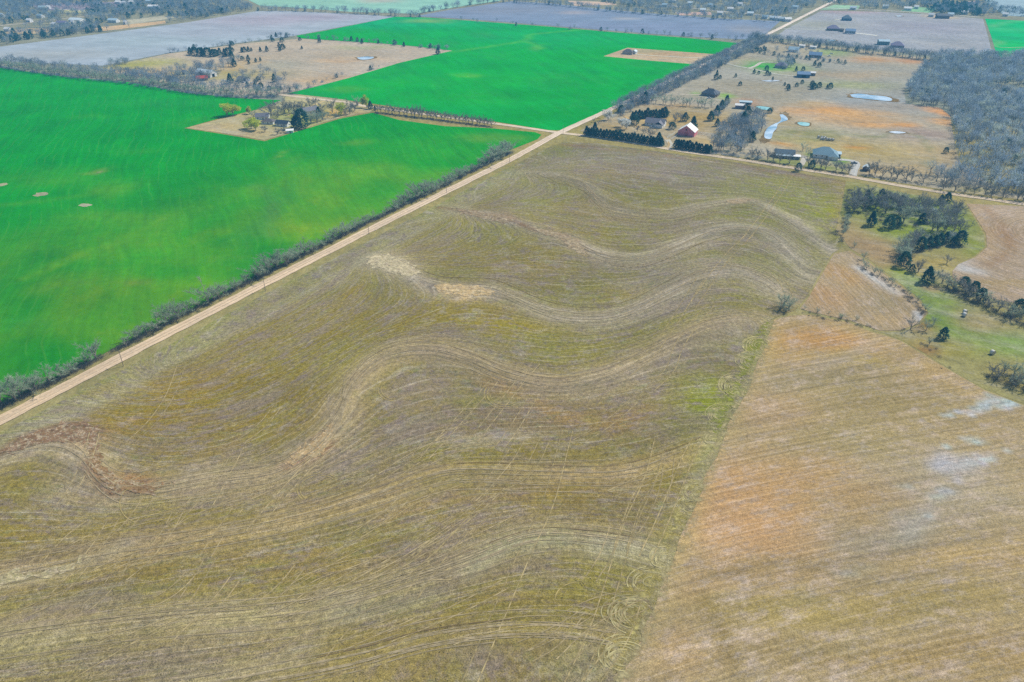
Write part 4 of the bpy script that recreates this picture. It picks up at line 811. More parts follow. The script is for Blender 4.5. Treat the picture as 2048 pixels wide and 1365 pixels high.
# --- rows along the cross road, right of the junction
for ln, what, grp, hh, step in (
    ([(1492, 316), (1530, 321), (1592, 331)], 'bare tree in the front yard row before the long blue roofed house', 'bare yard trees before the long house', (8, 10.5), 6.5),
    ([(1612, 333), (1650, 340), (1702, 348)], 'bare tree in the straight yard row before the big hip roofed house', 'bare yard trees before the hip roofed house', (8.5, 11), 5.6),
    ([(1724, 347), (1790, 358), (1860, 369)], 'bare tree by the cross road right of the small white roofed shed', 'bare trees right of the small shed', (8, 12), 6.5),
    ([(1880, 378), (1960, 390), (2048, 402), (2100, 410)], 'bare tree in the row on the wood edge along the cross road', 'bare trees on the wood edge', (8, 11), 7.)):
    for (x, y), t in along(ln, step, .3): tree('wood', (x, y), rng.uniform(*hh), what, grp)
stuff_mesh('yard_brush', [([p for p, t in along([(1492, 318), (1592, 333)], 2.4, 1.)] + [p for p, t in along([(1612, 336), (1702, 351)], 2.2, 1.)] + [p for p, t in along([(1730, 349), (1860, 371)], 3, 1.5)], BRUSH, (0,), (.9, 2.2), 2.4)], [M_TWIG_DARK])
tree('round', G(1596, 343), 6.5, 'lone dark round evergreen on the field side of the cross road'); tree('round', G(1623, 336), 6, 'dark round evergreen in the yard row across the road from the lone evergreen')
# --- evergreens round the barn homestead
for ln, n, what, grp in (([(1170, 271), (1230, 279), (1328, 294)], 26, 'evergreen in the long clipped windbreak along the cross road by the junction', 'evergreens of the long windbreak'), ([(1349, 297), (1385, 302), (1424, 308)], 13, 'evergreen in the short windbreak along the cross road right of the drive', 'evergreens of the short windbreak'), ([(1262, 240), (1290, 237), (1336, 234)], 13, 'evergreen in the row behind the grey roofed barn homestead house', 'evergreens behind the barn homestead house')):
    a = along(ln, sum(math.dist(p, q) for p, q in zip(Gs(ln), Gs(ln)[1:])) / n, .15)
    for (x, y), t in a: tree('cedar', (x, y), rng.uniform(6.6, 8.2) if 'row behind' not in what else rng.uniform(7, 9.5), what, grp, 1.35)
tree('cedar', G(1189, 268), 10, 'tall pointed evergreen sticking out of the long windbreak near the junction', None, 1.1); tree('cedar', G(1317, 289), 10, 'tall evergreen at the drive end of the long windbreak', None, 1.3)
for px, py, h, k, what in ((1268, 250, 9, 'round', 'dark round evergreen at the west corner of the barn homestead house'), (1344, 259, 6.5, 'round', 'dark round evergreen between the grey roofed house and the red barn'), (1386, 258, 11, 'cedar', 'tall dark evergreen right behind the red barn'), (1370, 243, 8, 'cedar', 'dark evergreen behind the yard between house and barn'), (1290, 206, 11, 'cedar', 'tall dark evergreen at the west end of the bare row by the dark roofed house'), (1421, 242, 9, 'cedar', 'dark evergreen at the near end of the evergreen strip east of the barn'), (1433, 230, 9, 'cedar', 'second evergreen from the near end of the strip east of the barn'), (1443, 219, 9, 'cedar', 'dark evergreen midway in the strip east of the barn'), (1453, 209, 9, 'cedar', 'dark evergreen at the far end of the strip east of the barn'), (1434, 253, 7, 'cedar', 'lone pointed evergreen in the paddock east of the barn'), (1487, 246, 10, 'cedar', 'dark evergreen in the grove below the white roofed sheds'), (1495, 232, 9, 'cedar', 'tall pointed evergreen at the top of the grove below the sheds'), (1491, 219, 5, 'round', 'small round evergreen beside the white roofed shed'), (1497, 220, 4, 'round', 'smallest round evergreen right of the white roofed shed'), (1539, 227, 5, 'round', 'dark round bush by the teal pond'), (1242, 226, 7, 'round', 'dark evergreen where the thick roadside hedge begins'), (1504, 284, 9, 'cedar', 'dark evergreen at the lower right of the barn grove')):
    tree(k, G(px, py), h, what, None, 1.25)
for px, py, h, k, what in ((1216, 241, 9, 'bloom', 'big white blossoming tree beside the junction homestead lane'), (1244, 255, 8, 'bloom', 'white blossoming tree left of the pair along the homestead lane'), (1252, 259, 9, 'bloom', 'white blossoming tree right of the pair along the homestead lane'), (1274, 264, 7, 'wood', 'slim bare pinkish tree on the lawn before the barn homestead house'), (1287, 268, 6, 'wood', 'small bare tree on the lawn behind the windbreak'), (1300, 277, 10, 'wood', 'large bare tree in front of the grey roofed homestead house'), (1188, 245, 4, 'wood', 'small bare young tree on the lawn by the junction'), (1350, 245, 9, 'wood', 'bare tree between the homestead house and the evergreen row'), (1361, 242, 9, 'wood', 'bare tree with wide crown behind the homestead yard'), (1197, 249, 3.5, 'wood', 'smallest bare sapling on the lawn by the junction')):
    tree(k, G(px, py), h, what, None, 1.2)
for i, ((x, y), t) in enumerate(along([(1298, 206), (1350, 211), (1425, 216)], 5.2, .4)): tree('bare', (x, y), rng.uniform(8, 10.5), 'bare whitish tree in the row before the dark roofed house', 'bare trees before the dark roofed house')
stuff_mesh('grove', [(scatter([(1440, 262), (1470, 240), (1505, 225), (1528, 236), (1524, 262), (1500, 290), (1480, 308), (1430, 306), (1420, 290)], 7, None, 3), FAR_B, (0, 1), (8, 12), 10.), (scatter([(1420, 240), (1440, 215), (1456, 206), (1460, 216), (1440, 236), (1428, 246)], 7, None, 3), FAR_B, (0, 1), (6, 9), 10.), (scatter([(1440, 290), (1500, 240), (1510, 280), (1480, 305)], 14, None, 9), FAR_C, (2, 2), (4, 7), 6.), (scatter([(1420, 300), (1530, 312), (1520, 320), (1420, 310)], 5, None, 9), BRUSH, (1,), (1.5, 3), 2.4)], FM)
# --- wheat homestead
for px, py, h, k, what in ((466, 232, 12, 'bud', 'yellow green tree at the west corner of the wheat homestead, right one of the pair'), (455, 233, 11, 'bud', 'yellow green tree at the west corner of the wheat homestead, left one of the pair'), (512, 262, 10, 'bud', 'budding green tree in front of the low grey roofed house'), (503, 258, 9, 'bud', 'budding green tree at the edge of the homestead meadow'), (682, 230, 10, 'bud', 'yellow green willow in the east yard of the wheat homestead'), (500, 229, 7, 'bud', 'pale budding tree behind the western shed of the homestead'), (587, 243, 6, 'bud', 'small yellow green tree beside the big dark evergreen'),
                           (543, 231, 14, 'wood', 'tall pale bare tree right of the western grey roofed shed'), (569, 229, 12, 'wood', 'wide bare tree in the middle of the homestead yard'), (590, 228, 11, 'wood', 'bare tree left of the long white walled house'), (603, 226, 10, 'wood', 'bare tree close to the west end of the long house'), (620, 216, 9, 'wood', 'bare tree behind the long white walled house'), (631, 211, 7, 'wood', 'small bare tree where the lane meets the cross road'), (665, 226, 11, 'wood', 'bare tree left of the yellow green willow'), (642, 222, 7, 'wood', 'small bare tree beside the homestead lane'), (700, 228, 11, 'wood', 'bare tree right of the yellow green willow'), (710, 222, 9, 'wood', 'bare tree at the east corner of the homestead'), (622, 248, 9, 'bush', 'bare shrub right of the big dark evergreen'), (634, 246, 9, 'bush', 'bare shrub second right of the big dark evergreen'), (646, 242, 8, 'bush', 'bare shrub at the field edge of the east yard'), (530, 265, 6, 'wood', 'small bare tree in the homestead meadow'), (555, 270, 6, 'wood', 'small bare tree left of the white shed'), (556, 236, 9, 'wood', 'bare tree in front of the low house, middle of the yard'), (578, 226, 10, 'wood', 'bare tree between the wide yard tree and the long house'), (594, 236, 8, 'bush', 'bare shrub behind the big dark evergreen'), (608, 238, 8, 'bush', 'bare shrub below the west end of the long house'), (628, 240, 8, 'bush', 'bare shrub midway between big evergreen and small evergreen'), (655, 238, 6, 'bush', 'low bare shrub at the field edge left of the willow'), (672, 236, 5, 'bush', 'low bare shrub under the yellow green willow'), (690, 231, 6, 'bush', 'low bare shrub right of the willow at the field edge'), (508, 236, 6, 'bush', 'reddish bare shrub left of the western grey shed'), (640, 232, 8, 'wood', 'bare tree behind the small evergreen below the long house'), (567, 266, 5, 'wood', 'reddish bare sapling beside the white shed')):
    tree(k, G(px, py), h * (.95 if k == 'bud' else 1.15), what, None, 1.3)
tree('round', G(604, 257), 17, 'big dark evergreen at the field edge of the wheat homestead', None, 1.0); tree('round', G(594, 259), 12, 'dark evergreen left half of the big pair by the white shed', None, 1.0); tree('cedar', G(638, 236), 10, 'dark evergreen among bare shrubs below the long house', None, 1.2)
# --- evergreens dotted over the pastures
for px, py in ((381, 110), (390, 111), (401, 112), (406, 113), (415, 113), (427, 114), (432, 113), (440, 111), (450, 114), (457, 113), (464, 118), (420, 104), (461, 101), (465, 104), (484, 105), (489, 105), (497, 104), (503, 103), (521, 104), (534, 104), (558, 95), (566, 99), (560, 103), (485, 121), (497, 122), (512, 125), (521, 123), (498, 129), (469, 134), (549, 165), (461, 167), (539, 181), (562, 181), (522, 178), (510, 174), (552, 74), (604, 99), (600, 82), (564, 85), (546, 84), (639, 86), (703, 82), (724, 88), (757, 88), (808, 94), (861, 97), (876, 109), (741, 141), (465, 92)):
    big = py > 105 and px < 470 or px in (876, 549)
    where = 'in the cluster behind the wooded farm' if px < 470 else 'on the open pasture beyond the wooded farm' if px < 570 and py < 140 else 'near the wheat hedge end' if px < 570 else 'along the pasture edge by the far wheat'
    tree('cedar' if rng.random() < .6 else 'round', G(px, py), rng.uniform(8.5, 11) if big else rng.uniform(4.5, 7.5), f'{"large" if big else "small"} dark evergreen {where}', 'evergreens on the pasture beyond the wooded farm', 1.2)
for px, py in ((1508, 148), (1517, 149), (1533, 141), (1545, 161), (1569, 172), (1576, 178), (1577, 182), (1593, 174), (1604, 168), (1624, 174), (1623, 179), (1628, 179), (1638, 176), (1654, 177), (1660, 178), (1592, 143), (1606, 142), (1586, 128), (1629, 132), (1638, 135), (1540, 152), (1534, 151), (1434, 150), (1471, 155), (1437, 131), (1425, 128), (1442, 133), (1440, 158), (1480, 172), (1432, 160)):
    tree('round' if rng.random() < .6 else 'cedar', G(px, py), rng.uniform(3.8, 6.5), 'small dark evergreen on the rough pasture near the blue roofed barn' if px > 1490 else 'small dark evergreen on the rough pasture by the thick roadside hedge', 'evergreens on the rough eastern pasture', 1.1)
tree('round', G(1891, 307), 5, 'lone dark bush on the pasture near the big wood'); tree('bare', G(1605, 302), 8, 'thin bare tree between the long house and the hip roofed house'); tree('bare', G(1616, 313), 8, 'thin bare tree at the corner of the hip roofed house')
# --- creek woods on the right
for px, py, h, k, what in ((1742, 452, 9.5, 'cedar', 'dark pointed evergreen standing left on the tan meadow edge'), (1776, 458, 8.5, 'round', 'dark evergreen on the tan meadow edge, middle of three'), (1792, 455, 7, 'round', 'dark evergreen tucked under the round grey tree'), (1843, 447, 7, 'cedar', 'dark pointed evergreen right of the round grey tree'), (1737, 415, 7, 'cedar', 'dark evergreen inside the creek wood, left side'), (1762, 398, 7, 'cedar', 'dark evergreen inside the creek wood near the cross road'), (1733, 400, 7, 'cedar', 'dark evergreen at the back of the creek wood'), (1803, 410, 6, 'cedar', 'dark evergreen in the middle of the creek wood'), (1880, 410, 7, 'cedar', 'dark evergreen on the right side of the creek wood'), (1893, 405, 7, 'cedar', 'dark evergreen near the road at the right of the creek wood'),
                           (1840, 500, 8, 'round', 'dark evergreen at the left end of the lower creek clump'), (1856, 495, 7, 'cedar', 'dark evergreen second from left in the lower creek clump'), (1868, 493, 7, 'cedar', 'dark evergreen mid clump on the lower creek bend'), (1878, 489, 7, 'cedar', 'dark evergreen in the right half of the lower creek clump'), (1890, 486, 7, 'cedar', 'dark pointed evergreen near the bend of the lower creek clump'), (1918, 490, 9, 'round', 'dark evergreen at the right end of the lower creek clump'), (1906, 492, 6, 'round', 'low dark evergreen beside the right end of the creek clump'), (1806, 534, 9, 'round', 'dark evergreen at the foot of the creek clump'), (1822, 546, 5, 'round', 'small dark evergreen below the creek clump foot'), (1853, 566, 9.5, 'cedar', 'leaning dark evergreen beside the green waterway'), (1926, 578, 7, 'round', 'dark evergreen at the top of the right hand thicket row'), (1946, 588, 7, 'round', 'dark evergreen second in the right hand thicket row'), (1960, 602, 7, 'round', 'dark evergreen in the middle of the right hand thicket row'), (2034, 628, 8, 'round', 'dark evergreen at the right end of the thicket row'), (1885, 678, 6.2, 'cedar', 'lone dark evergreen on the grass below the creek')):
    tree(k, G(px, py), h, what, None, 1.3 if k == 'cedar' else 1.)
tree('bush', G(1805, 448), 14, 'large round grey bare tree in front of the creek wood', None, 1.15)
_n = 0
for x, y in scatter([(1702, 394), (1760, 401), (1850, 416), (1920, 430), (1926, 440), (1905, 450), (1860, 446), (1830, 440), (1790, 440), (1740, 425), (1705, 430), (1692, 420)], 8., None, 5):
    px, py = to_px(x, y); z = 'left' if px < 1770 else 'middle' if px < 1850 else 'right'
    tree('wood' if rng.random() < .6 else 'wood', (x, y), rng.uniform(8.5, 12), f'bare grey tree in the {z} part of the creek wood below the cross road', 'bare trees of the creek wood')
for ln, what, grp, hh, st in (([(1702, 436), (1692, 455), (1688, 472)], 'bare scrub on the corner of the fallow field by the creek wood', 'scrub on the field corner', (3, 5), 5), ([(1855, 465), (1900, 462), (1925, 470)], 'tall pale bare tree behind the lower creek clump', 'bare trees of the lower creek clump', (9, 12.5), 4.2), ([(1838, 478), (1815, 495), (1798, 515), (1808, 524)], 'bare tree on the bend of the lower creek clump', 'bare trees on the creek bend', (7.5, 10.5), 3.8), ([(1860, 562), (1885, 572), (1920, 585), (1965, 605), (2010, 630), (2050, 645)], 'bare tree in the thicket row beside the brown tilled field', 'bare trees of the thicket row', (6, 9), 4.2), ([(1975, 745), (2000, 760), (2030, 775), (2060, 780), (2040, 750), (2000, 745)], 'bare thicket tree at the right edge below the green meadow', 'bare trees of the lower right thicket', (5, 7.5), 4.5), ([(1720, 530), (1745, 545), (1775, 560), (1800, 580), (1830, 600), (1850, 625)], 'low bare scrub along the ditch above the stubble triangle', 'scrub along the ditch', (2.4, 5), 5.5), ([(1600, 622), (1650, 632), (1690, 640), (1735, 650)], 'low bare scrub on the bank between the two stubble fields', 'scrub on the stubble bank', (1.2, 3.2), 6)):
    for (x, y), t in along(ln, st, .6): tree('bush' if max(hh) < 6 or rng.random() < .3 else 'wood', (x, y), rng.uniform(*hh), what, grp, 1.1)
for px, py, h, k, what in ((1566, 616, 8.5, 'bush', 'big bare many stemmed bush on the corner of three fields'), (1578, 618, 7.5, 'bush', 'right half of the big bare bush on the corner of three fields'), (1560, 622, 6, 'bush', 'low left part of the bare bushes on the corner of three fields'), (1572, 624, 5.5, 'bush', 'low front bush of the clump on the corner of three fields'), (1836, 545, 8, 'wood', 'lone bare tree beside the creek clump foot'), (1893, 528, 6, 'wood', 'small lone bare tree on the tan bank by the tilled field'), (1820, 660, 7, 'wood', 'bare tree at the tip of the stubble triangle'), (1852, 662, 6, 'bush', 'bare bush by the wet end of the stubble triangle'), (1867, 650, 5, 'bush', 'small grey bush on the green waterway edge'), (1708, 495, 3.5, 'bush', 'small bush on the meadow corner above the triangle'), (1682, 640, 4, 'bush', 'small bush standing out on the stubble bank'), (1727, 520, 5, 'bush', 'bare bush at the head of the ditch'), (1858, 690, 4, 'bush', 'low bush in the gully below the lone evergreen')):
    tree(k, G(px, py), h, what)
stuff_mesh('creek_thicket', [(scatter([(1702, 390), (1760, 396), (1850, 412), (1918, 426), (1920, 438), (1860, 440), (1800, 432), (1740, 418), (1705, 420)], 6, lambda P, r: r.random(len(P)) < .75, 8), FAR_B, (0, 1), (4.5, 8), 10.), (scatter([(1835, 488), (1870, 474), (1926, 474), (1930, 486), (1850, 496)], 5, None, 8), FAR_B, (0, 1), (5, 8), 10.), (scatter([(1795, 515), (1815, 492), (1838, 490), (1830, 505), (1812, 530)], 5, None, 8), FAR_B, (0, 1), (4, 7), 10.)], FM)
stuff_mesh('creek_brush', [([p for p, t in along([(1720, 535), (1775, 563), (1830, 605), (1852, 640)], 2.6, 1.5)], BRUSH, (0,), (.8, 2), 2.4), ([p for p, t in along([(1600, 625), (1690, 643), (1760, 662)], 2.2, 1.2)], BRUSH, (0,), (.6, 1.6), 2.4), ([p for p, t in along([(1880, 575), (1965, 612), (2060, 655)], 2.2, 1.8)], BRUSH, (0,), (1.5, 3), 2.4), ([p for p, t in along([(1968, 750), (2010, 765), (2070, 785)], 1.8, 2.)], BRUSH, (0,), (1.2, 2.6), 2.4), ([p for p, t in along([(1698, 380), (1690, 450), (1672, 470), (1690, 490)], 3, 1.2)], BRUSH, (0,), (1, 2.4), 2.4), ([p for p, t in along([(1700, 425), (1800, 452), (1925, 450)], 2.5, 2.5)], BRUSH, (0,), (1, 2.6), 2.4), ([p for p, t in along([(1800, 520), (1840, 500), (1925, 492)], 2, 2)], BRUSH, (0,), (1, 2.6), 2.4), ([p for p, t in along([(1840, 672), (1870, 700), (1900, 735)], 4, 1.5)], BRUSH, (0,), (.6, 1.4), 2.4)], [M_TWIG_DARK])
_far = [(155, 44, 22, 'tin', 'long white roofed barn at the far settlement edge left'), (228, 45, 15, 'pale', 'pale blue roofed barn above the scattered evergreens'), (111, 53, 11, 'white', 'white roofed shed beside the dark evergreen row'), (60, 45, 8, 'white', 'white house left among the far grey trees'), (98, 18, 6, 'white', 'small white shed on the far yellow clearing'), (86, 19, 12, 'pale', 'pale long shed on the far yellow clearing'), (17, 63, 9, 'white', 'white roofed house in front of the leftmost evergreens'), (308, 17, 18, 'white', 'white roofed building below the purple far field'), (148, 48, 7, 'white', 'small white shed below the long white roofed barn'),
        (237, 8, 9, 'white', 'white far house left of a trio in the back woods'), (250, 9, 9, 'white', 'white far house middle of a trio in the back woods'), (264, 8, 9, 'white', 'white far house right of a trio in the back woods'), (125, 50, 14, 'mauve', 'grey mauve roofed house beside the dark evergreen row'), (82, 36, 10, 'pale', 'pale roofed house deep in the far grey trees'), (5, 34, 8, 'tin', 'pale roofed house at the far left wood'), (300, 6, 12, 'pale', 'pale building high in the back woods'), (252, 49, 5, 'white', 'tiny white shed among red brown scrub'),
        (1815, 21, 12, 'white', 'white roofed building in front of the far dark wood'), (1832, 18, 7, 'white', 'small white house left of the large dark wood'), (1862, 34, 8, 'white', 'white shed by the dark barn'), (1706, 20, 10, 'tin', 'white shed at the end of the far pasture track'), (1545, 40, 9, 'tin', 'white house left of the roadside four in the far settlement'), (1555, 41, 9, 'white', 'white house second of the roadside four in the far settlement'), (1564, 42, 8, 'tin', 'white house third of the roadside four in the far settlement'), (1575, 43, 10, 'white', 'white house last of the roadside four in the far settlement'), (1530, 38, 9, 'pale', 'pale roofed house west of the roadside four'), (1500, 31, 10, 'tin', 'pale roofed house in the far town, below the wood'), (1460, 22, 10, 'white', 'white roofed house in the far town middle'), (1420, 14, 9, 'pale', 'pale roofed house in the far town upper row'), (1380, 10, 9, 'tin', 'tin roofed house in the far town upper left'), (1345, 5, 12, 'white', 'white roofed house highest left in the far town'), (1330, 14, 10, 'pale', 'pale roofed house beside the far tan field'), (1440, 30, 9, 'white', 'white roofed house on the lower edge of the far town'), (1405, 24, 9, 'tin', 'tin roofed house on the lower left edge of the far town'), (1590, 18, 10, 'pale', 'pale house in the far wood beside the dirt road'), (1610, 4, 12, 'white', 'white house on the far green lawn'), (1480, 12, 9, 'white', 'white roofed house in the far town upper right'), (1928, 29, 10, 'white', 'white shed at the corner of the bright green far field'), (2010, 33, 8, 'white', 'white shed right of the bright green far field corner'), (1770, 17, 9, 'tin', 'tin roofed house within the far blue wood'), (1900, 33, 9, 'pale', 'pale roofed shed right of the long dark barn')]
def open_ground(P):
    """not in a clearing, nor in front of a far house"""
    ok = np.ones(len(P), bool)
    for c in CLEAR: ok &= ~inside(P, Gs(c))
    for px, py, *_ in _far:
        x, y = G(px, py); ok &= ~((np.abs(P[:, 0] - x) < 17) & (P[:, 1] > y - 42) & (P[:, 1] < y + 10))
    return ok
# --- woods and far tree lines: masses nobody could count
WOOD = [(1878, 114), (1940, 112), (1990, 116), (2048, 112), (2300, 110), (2500, 440), (2048, 398), (1950, 383), (1872, 366), (1850, 350), (1905, 345), (1925, 332), (1908, 300), (1912, 270), (1900, 232), (1870, 215), (1818, 208), (1812, 182), (1836, 142)]
_hole = Gs([(1975, 175), (2010, 170), (2090, 180), (2090, 196), (2010, 190)])
_wp = scatter(WOOD, 8., lambda P, r: ~inside(P, _hole), 2)
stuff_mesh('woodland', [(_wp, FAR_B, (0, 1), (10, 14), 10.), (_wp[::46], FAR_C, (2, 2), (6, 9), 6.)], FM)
def belt(name, lines, step, hh, rows=2, gap=6., ced=9, keep=1., hc=(5, 8)):
    P = []
    for ln in lines:
        for k in range(rows): P += [(p[0], p[1] + gap * k) for p, t in along(ln, step, .8) if rng.random() < keep]
    stuff_mesh(name, [(P, FAR_B, (0, 1), hh, 10.)] + ([(P[::ced], FAR_C, (2, 2), hc, 6.), (P[::3], BRUSH, (1,), (2, 4), 2.4)] if ced else []), FM)
belt('far_hedge', [[(1500, 80), (1545, 84), (1640, 96), (1740, 108), (1870, 122)]], 6, (11, 15), 2, 7)
belt('far_hedge', [[(1200, 63), (1300, 69), (1400, 76), (1500, 82)]], 9, (6, 10), 1, 6, 5, .8)
belt('far_hedge', [[(512, 22), (600, 24), (700, 28), (800, 34), (840, 36)], [(840, 28), (930, 13), (1000, 4)]], 9, (9, 15), 2, 8, 12, .7)
belt('far_hedge', [[(790, 33), (870, 36), (960, 44), (1080, 54), (1180, 62)]], 16, (6, 10), 1, 6, 6, .5)
belt('far_hedge', [[(1000, 5), (1100, 10), (1200, 22), (1300, 30), (1450, 40), (1560, 45)]], 8, (8, 14), 2, 9, 12, .8)
belt('far_hedge', [[(1500, 106), (1560, 113), (1640, 123), (1695, 129)]], 5, (4, 6), 1, 4, 2, 1., (4, 6))
belt('pasture_hedge', [[(575, 186), (600, 180), (640, 168), (668, 158), (690, 154)], [(735, 142), (760, 136)], [(600, 76), (660, 80), (760, 88), (860, 97), (905, 102)], [(330, 108), (400, 99), (480, 88), (590, 74)], [(555, 73), (575, 75), (592, 74)]], 6, (4, 9), 1, 5, 9, .75)
TL = [(-420, 120), (0, 92), (180, 68), (370, 43), (512, 20), (470, 6), (480, -14), (200, -20), (-500, -10)]
_tl = lambda P, r: (fbm(P[:, 0] / 130, P[:, 1] / 130, 7) + .25 * r.random(len(P)) > .5) & open_ground(P)
_tp, _tc = scatter(TL, 11, _tl, 3), scatter(TL, 22, lambda P, r: (fbm(P[:, 0] / 90, P[:, 1] / 90, 17) + .2 * r.random(len(P)) > .6) & open_ground(P), 4)
_te = [p for p, t in along([(-60, 98), (0, 88), (60, 80), (130, 70), (200, 63)], 9, 1.6)]
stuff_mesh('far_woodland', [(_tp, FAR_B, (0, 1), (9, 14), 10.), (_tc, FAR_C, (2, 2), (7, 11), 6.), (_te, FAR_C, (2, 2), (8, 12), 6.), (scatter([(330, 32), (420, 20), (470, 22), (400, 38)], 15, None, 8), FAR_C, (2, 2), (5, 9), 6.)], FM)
TR = [(1190, 2), (1300, 24), (1450, 36), (1560, 42), (1640, 10), (1760, 22), (1880, 28), (1965, 34), (2060, 34), (2090, 26), (2000, 20), (1950, -14), (1100, -20)]
_rp = scatter(TR, 12.5, lambda P, r: (fbm(P[:, 0] / 150, P[:, 1] / 150, 27) + .25 * r.random(len(P)) > .46) & open_ground(P), 6)
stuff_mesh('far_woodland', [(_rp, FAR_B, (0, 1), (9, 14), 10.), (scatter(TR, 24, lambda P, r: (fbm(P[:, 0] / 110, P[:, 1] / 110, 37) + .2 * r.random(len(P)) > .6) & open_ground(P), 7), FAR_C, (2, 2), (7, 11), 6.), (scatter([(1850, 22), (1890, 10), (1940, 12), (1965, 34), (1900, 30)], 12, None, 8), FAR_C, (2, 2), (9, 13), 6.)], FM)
stuff_mesh('farm_wood', [(scatter([(1555, 138), (1555, 122), (1590, 120), (1588, 136), (1570, 142)], 8, None, 2), FAR_B, (0, 1), (7, 11), 10.), (scatter([(1500, 108), (1540, 98), (1600, 100), (1640, 110), (1600, 116)], 17, None, 2), FAR_B, (0, 1), (6, 9), 10.), (scatter([(1505, 103), (1540, 100), (1540, 104), (1505, 108)], 8, None, 2), FAR_C, (2, 2), (5, 7), 6.), (scatter([(1380, 190), (1420, 180), (1440, 184), (1440, 178)], 12, None, 2), FAR_B, (0, 1), (6, 9), 10.), (scatter([(460, 150), (540, 140), (590, 160), (560, 175), (470, 172)], 14, None, 3), FAR_B, (0, 1), (7, 11), 10.), (scatter([(470, 165), (530, 160), (530, 175), (470, 175)], 16, None, 3), FAR_C, (2, 2), (5, 8), 6.)], FM)
# --- rough tufts on the near field
def tufts():
    r = np.random.default_rng(5); n = 2600
    P = np.array([G(*p) for p in np.c_[r.uniform(-60, 1330, n), 1365 - 420 * r.random(n) ** 1.4]])
    d = fbm(P[:, 0] / 22, P[:, 1] / 22, 44); k = inside(P, _fw) & (d > .5); P = P[k]
    h = r.uniform(.15, .34, len(P)); V, Fc, o = [], [], 0
    z = fallow_z(P) + LEVEL['field']
    for j in range(3):
        a = r.random(len(P)) * 6.283; D = np.c_[np.cos(a) * 1.3, np.sin(a) * 1.3, np.ones(len(P))]
        v, f = blades(np.c_[P, z], D, h * 1.3, h * .9, r); V.append(v); Fc.append(f + o); o += len(v)
    tag(obj('grass_tufts', mesh('grass_tufts', np.concatenate(V), np.concatenate(Fc), [leaf_mat('dry_tufts', (.36, .31, .18), (.24, .22, .10))])), kind='stuff')
tufts()

# ------------------------------------------------------------------ buildings
def roof_mat(name, c): return plain_mat(name, c, .12, .8, .6, .25, 0., (1, 6, 1))
def wall_mat(name, c): return plain_mat(name, c, .1, .9, .8, .15, 0., (3, 3, .4))
RM = {k: roof_mat(k + '_roofing', c) for k, c in dict(white=(.82, .80, .74), grey=(.17, .165, .185), dark=(.05, .06, .075), slate=(.085, .13, .165), blue=(.14, .23, .36), bluegrey=(.16, .27, .32), red=(.50, .08, .05), mauve=(.20, .17, .26), brown=(.13, .11, .10), pale=(.42, .55, .60), tin=(.62, .70, .70)).items()}
WM = {k: wall_mat(k + '_siding', c) for k, c in dict(white=(.72, .72, .70), red=(.66, .22, .25), brick=(.20, .11, .09), brown=(.17, .13, .11), grey=(.32, .34, .36), tan=(.42, .36, .28), darkred=(.13, .05, .05), blue=(.07, .12, .20), mauve=(.24, .18, .22), green=(.17, .24, .23)).items()}
M_GLASS = plain_mat('window_glass', (.03, .04, .05), .2, 1., .15, .5)
M_TRIM = plain_mat('white_trim', (.7, .7, .68), .08, 1., .6, .2)
M_DOOR = plain_mat('door_paint', (.20, .13, .10), .15, 1., .5, .3)
M_OPEN = plain_mat('opening_shade', (.02, .02, .022), .2, 1., .9, 0.)  # near black panel paints the shade inside an opening
M_BRICK = plain_mat('chimney_brick', (.26, .13, .10), .3, 3., .9, .1)
def wall_mb(m, L, W, h, rise, style):
    m.box(-L / 2, L / 2, -W / 2, W / 2, -.3, h)
    if style == 'gable':
        for s in (-1, 1):
            x0, x1 = sorted((s * L / 2, s * (L / 2 - .25)))
            m.add([(x0, -W / 2, h), (x0, W / 2, h), (x0, 0, h + rise), (x1, -W / 2, h), (x1, W / 2, h), (x1, 0, h + rise)], [(0, 2, 1), (3, 4, 5), (0, 3, 5, 2), (1, 2, 5, 4)])
def roof_mb(m, L, W, h, rise, style, ov=.6, x=0., y=0., rot90=False):
    t = .18; hx, hy = L / 2 + ov, W / 2 + ov; e = h + .03 - rise * ov / (W / 2) * .6
    R = (lambda p: (x - p[1], y + p[0], p[2])) if rot90 else (lambda p: (p[0] + x, p[1] + y, p[2]))
    if style == 'gable':
        for s in (-1, 1):
            V = [(-hx, s * hy, e), (hx, s * hy, e), (hx, 0, h + rise + .03), (-hx, 0, h + rise + .03)]; V += [(a, b, c + t) for a, b, c in V]
            m.add([R(v) for v in V], [(0, 1, 2, 3), (4, 5, 6, 7), (0, 1, 5, 4), (1, 2, 6, 5), (2, 3, 7, 6), (3, 0, 4, 7)] if s > 0 else [(3, 2, 1, 0), (7, 6, 5, 4), (4, 5, 1, 0), (5, 6, 2, 1), (6, 7, 3, 2), (7, 4, 0, 3)])
    elif style == 'hip':
        k = max(0., L / 2 - W / 2)
        V = [(-hx, -hy, e), (hx, -hy, e), (hx, hy, e), (-hx, hy, e), (-k - .05, 0, h + rise), (k + .05, 0, h + rise)]
        m.add([R(v) for v in V], [(3, 2, 1, 0), (0, 1, 5, 4), (1, 2, 5), (2, 3, 4, 5), (3, 0, 4)])
    else:
        V = [(-hx, -hy, h - .1), (hx, -hy, h - .1), (hx, hy, h + rise), (-hx, hy, h + rise)]; V += [(a, b, c + t) for a, b, c in V]
        m.add([R(v) for v in V], [(3, 2, 1, 0), (4, 5, 6, 7), (0, 1, 5, 4), (1, 2, 6, 5), (2, 3, 7, 6), (3, 0, 4, 7)])
B_ANG, A_ANG = -29.7, 60.3
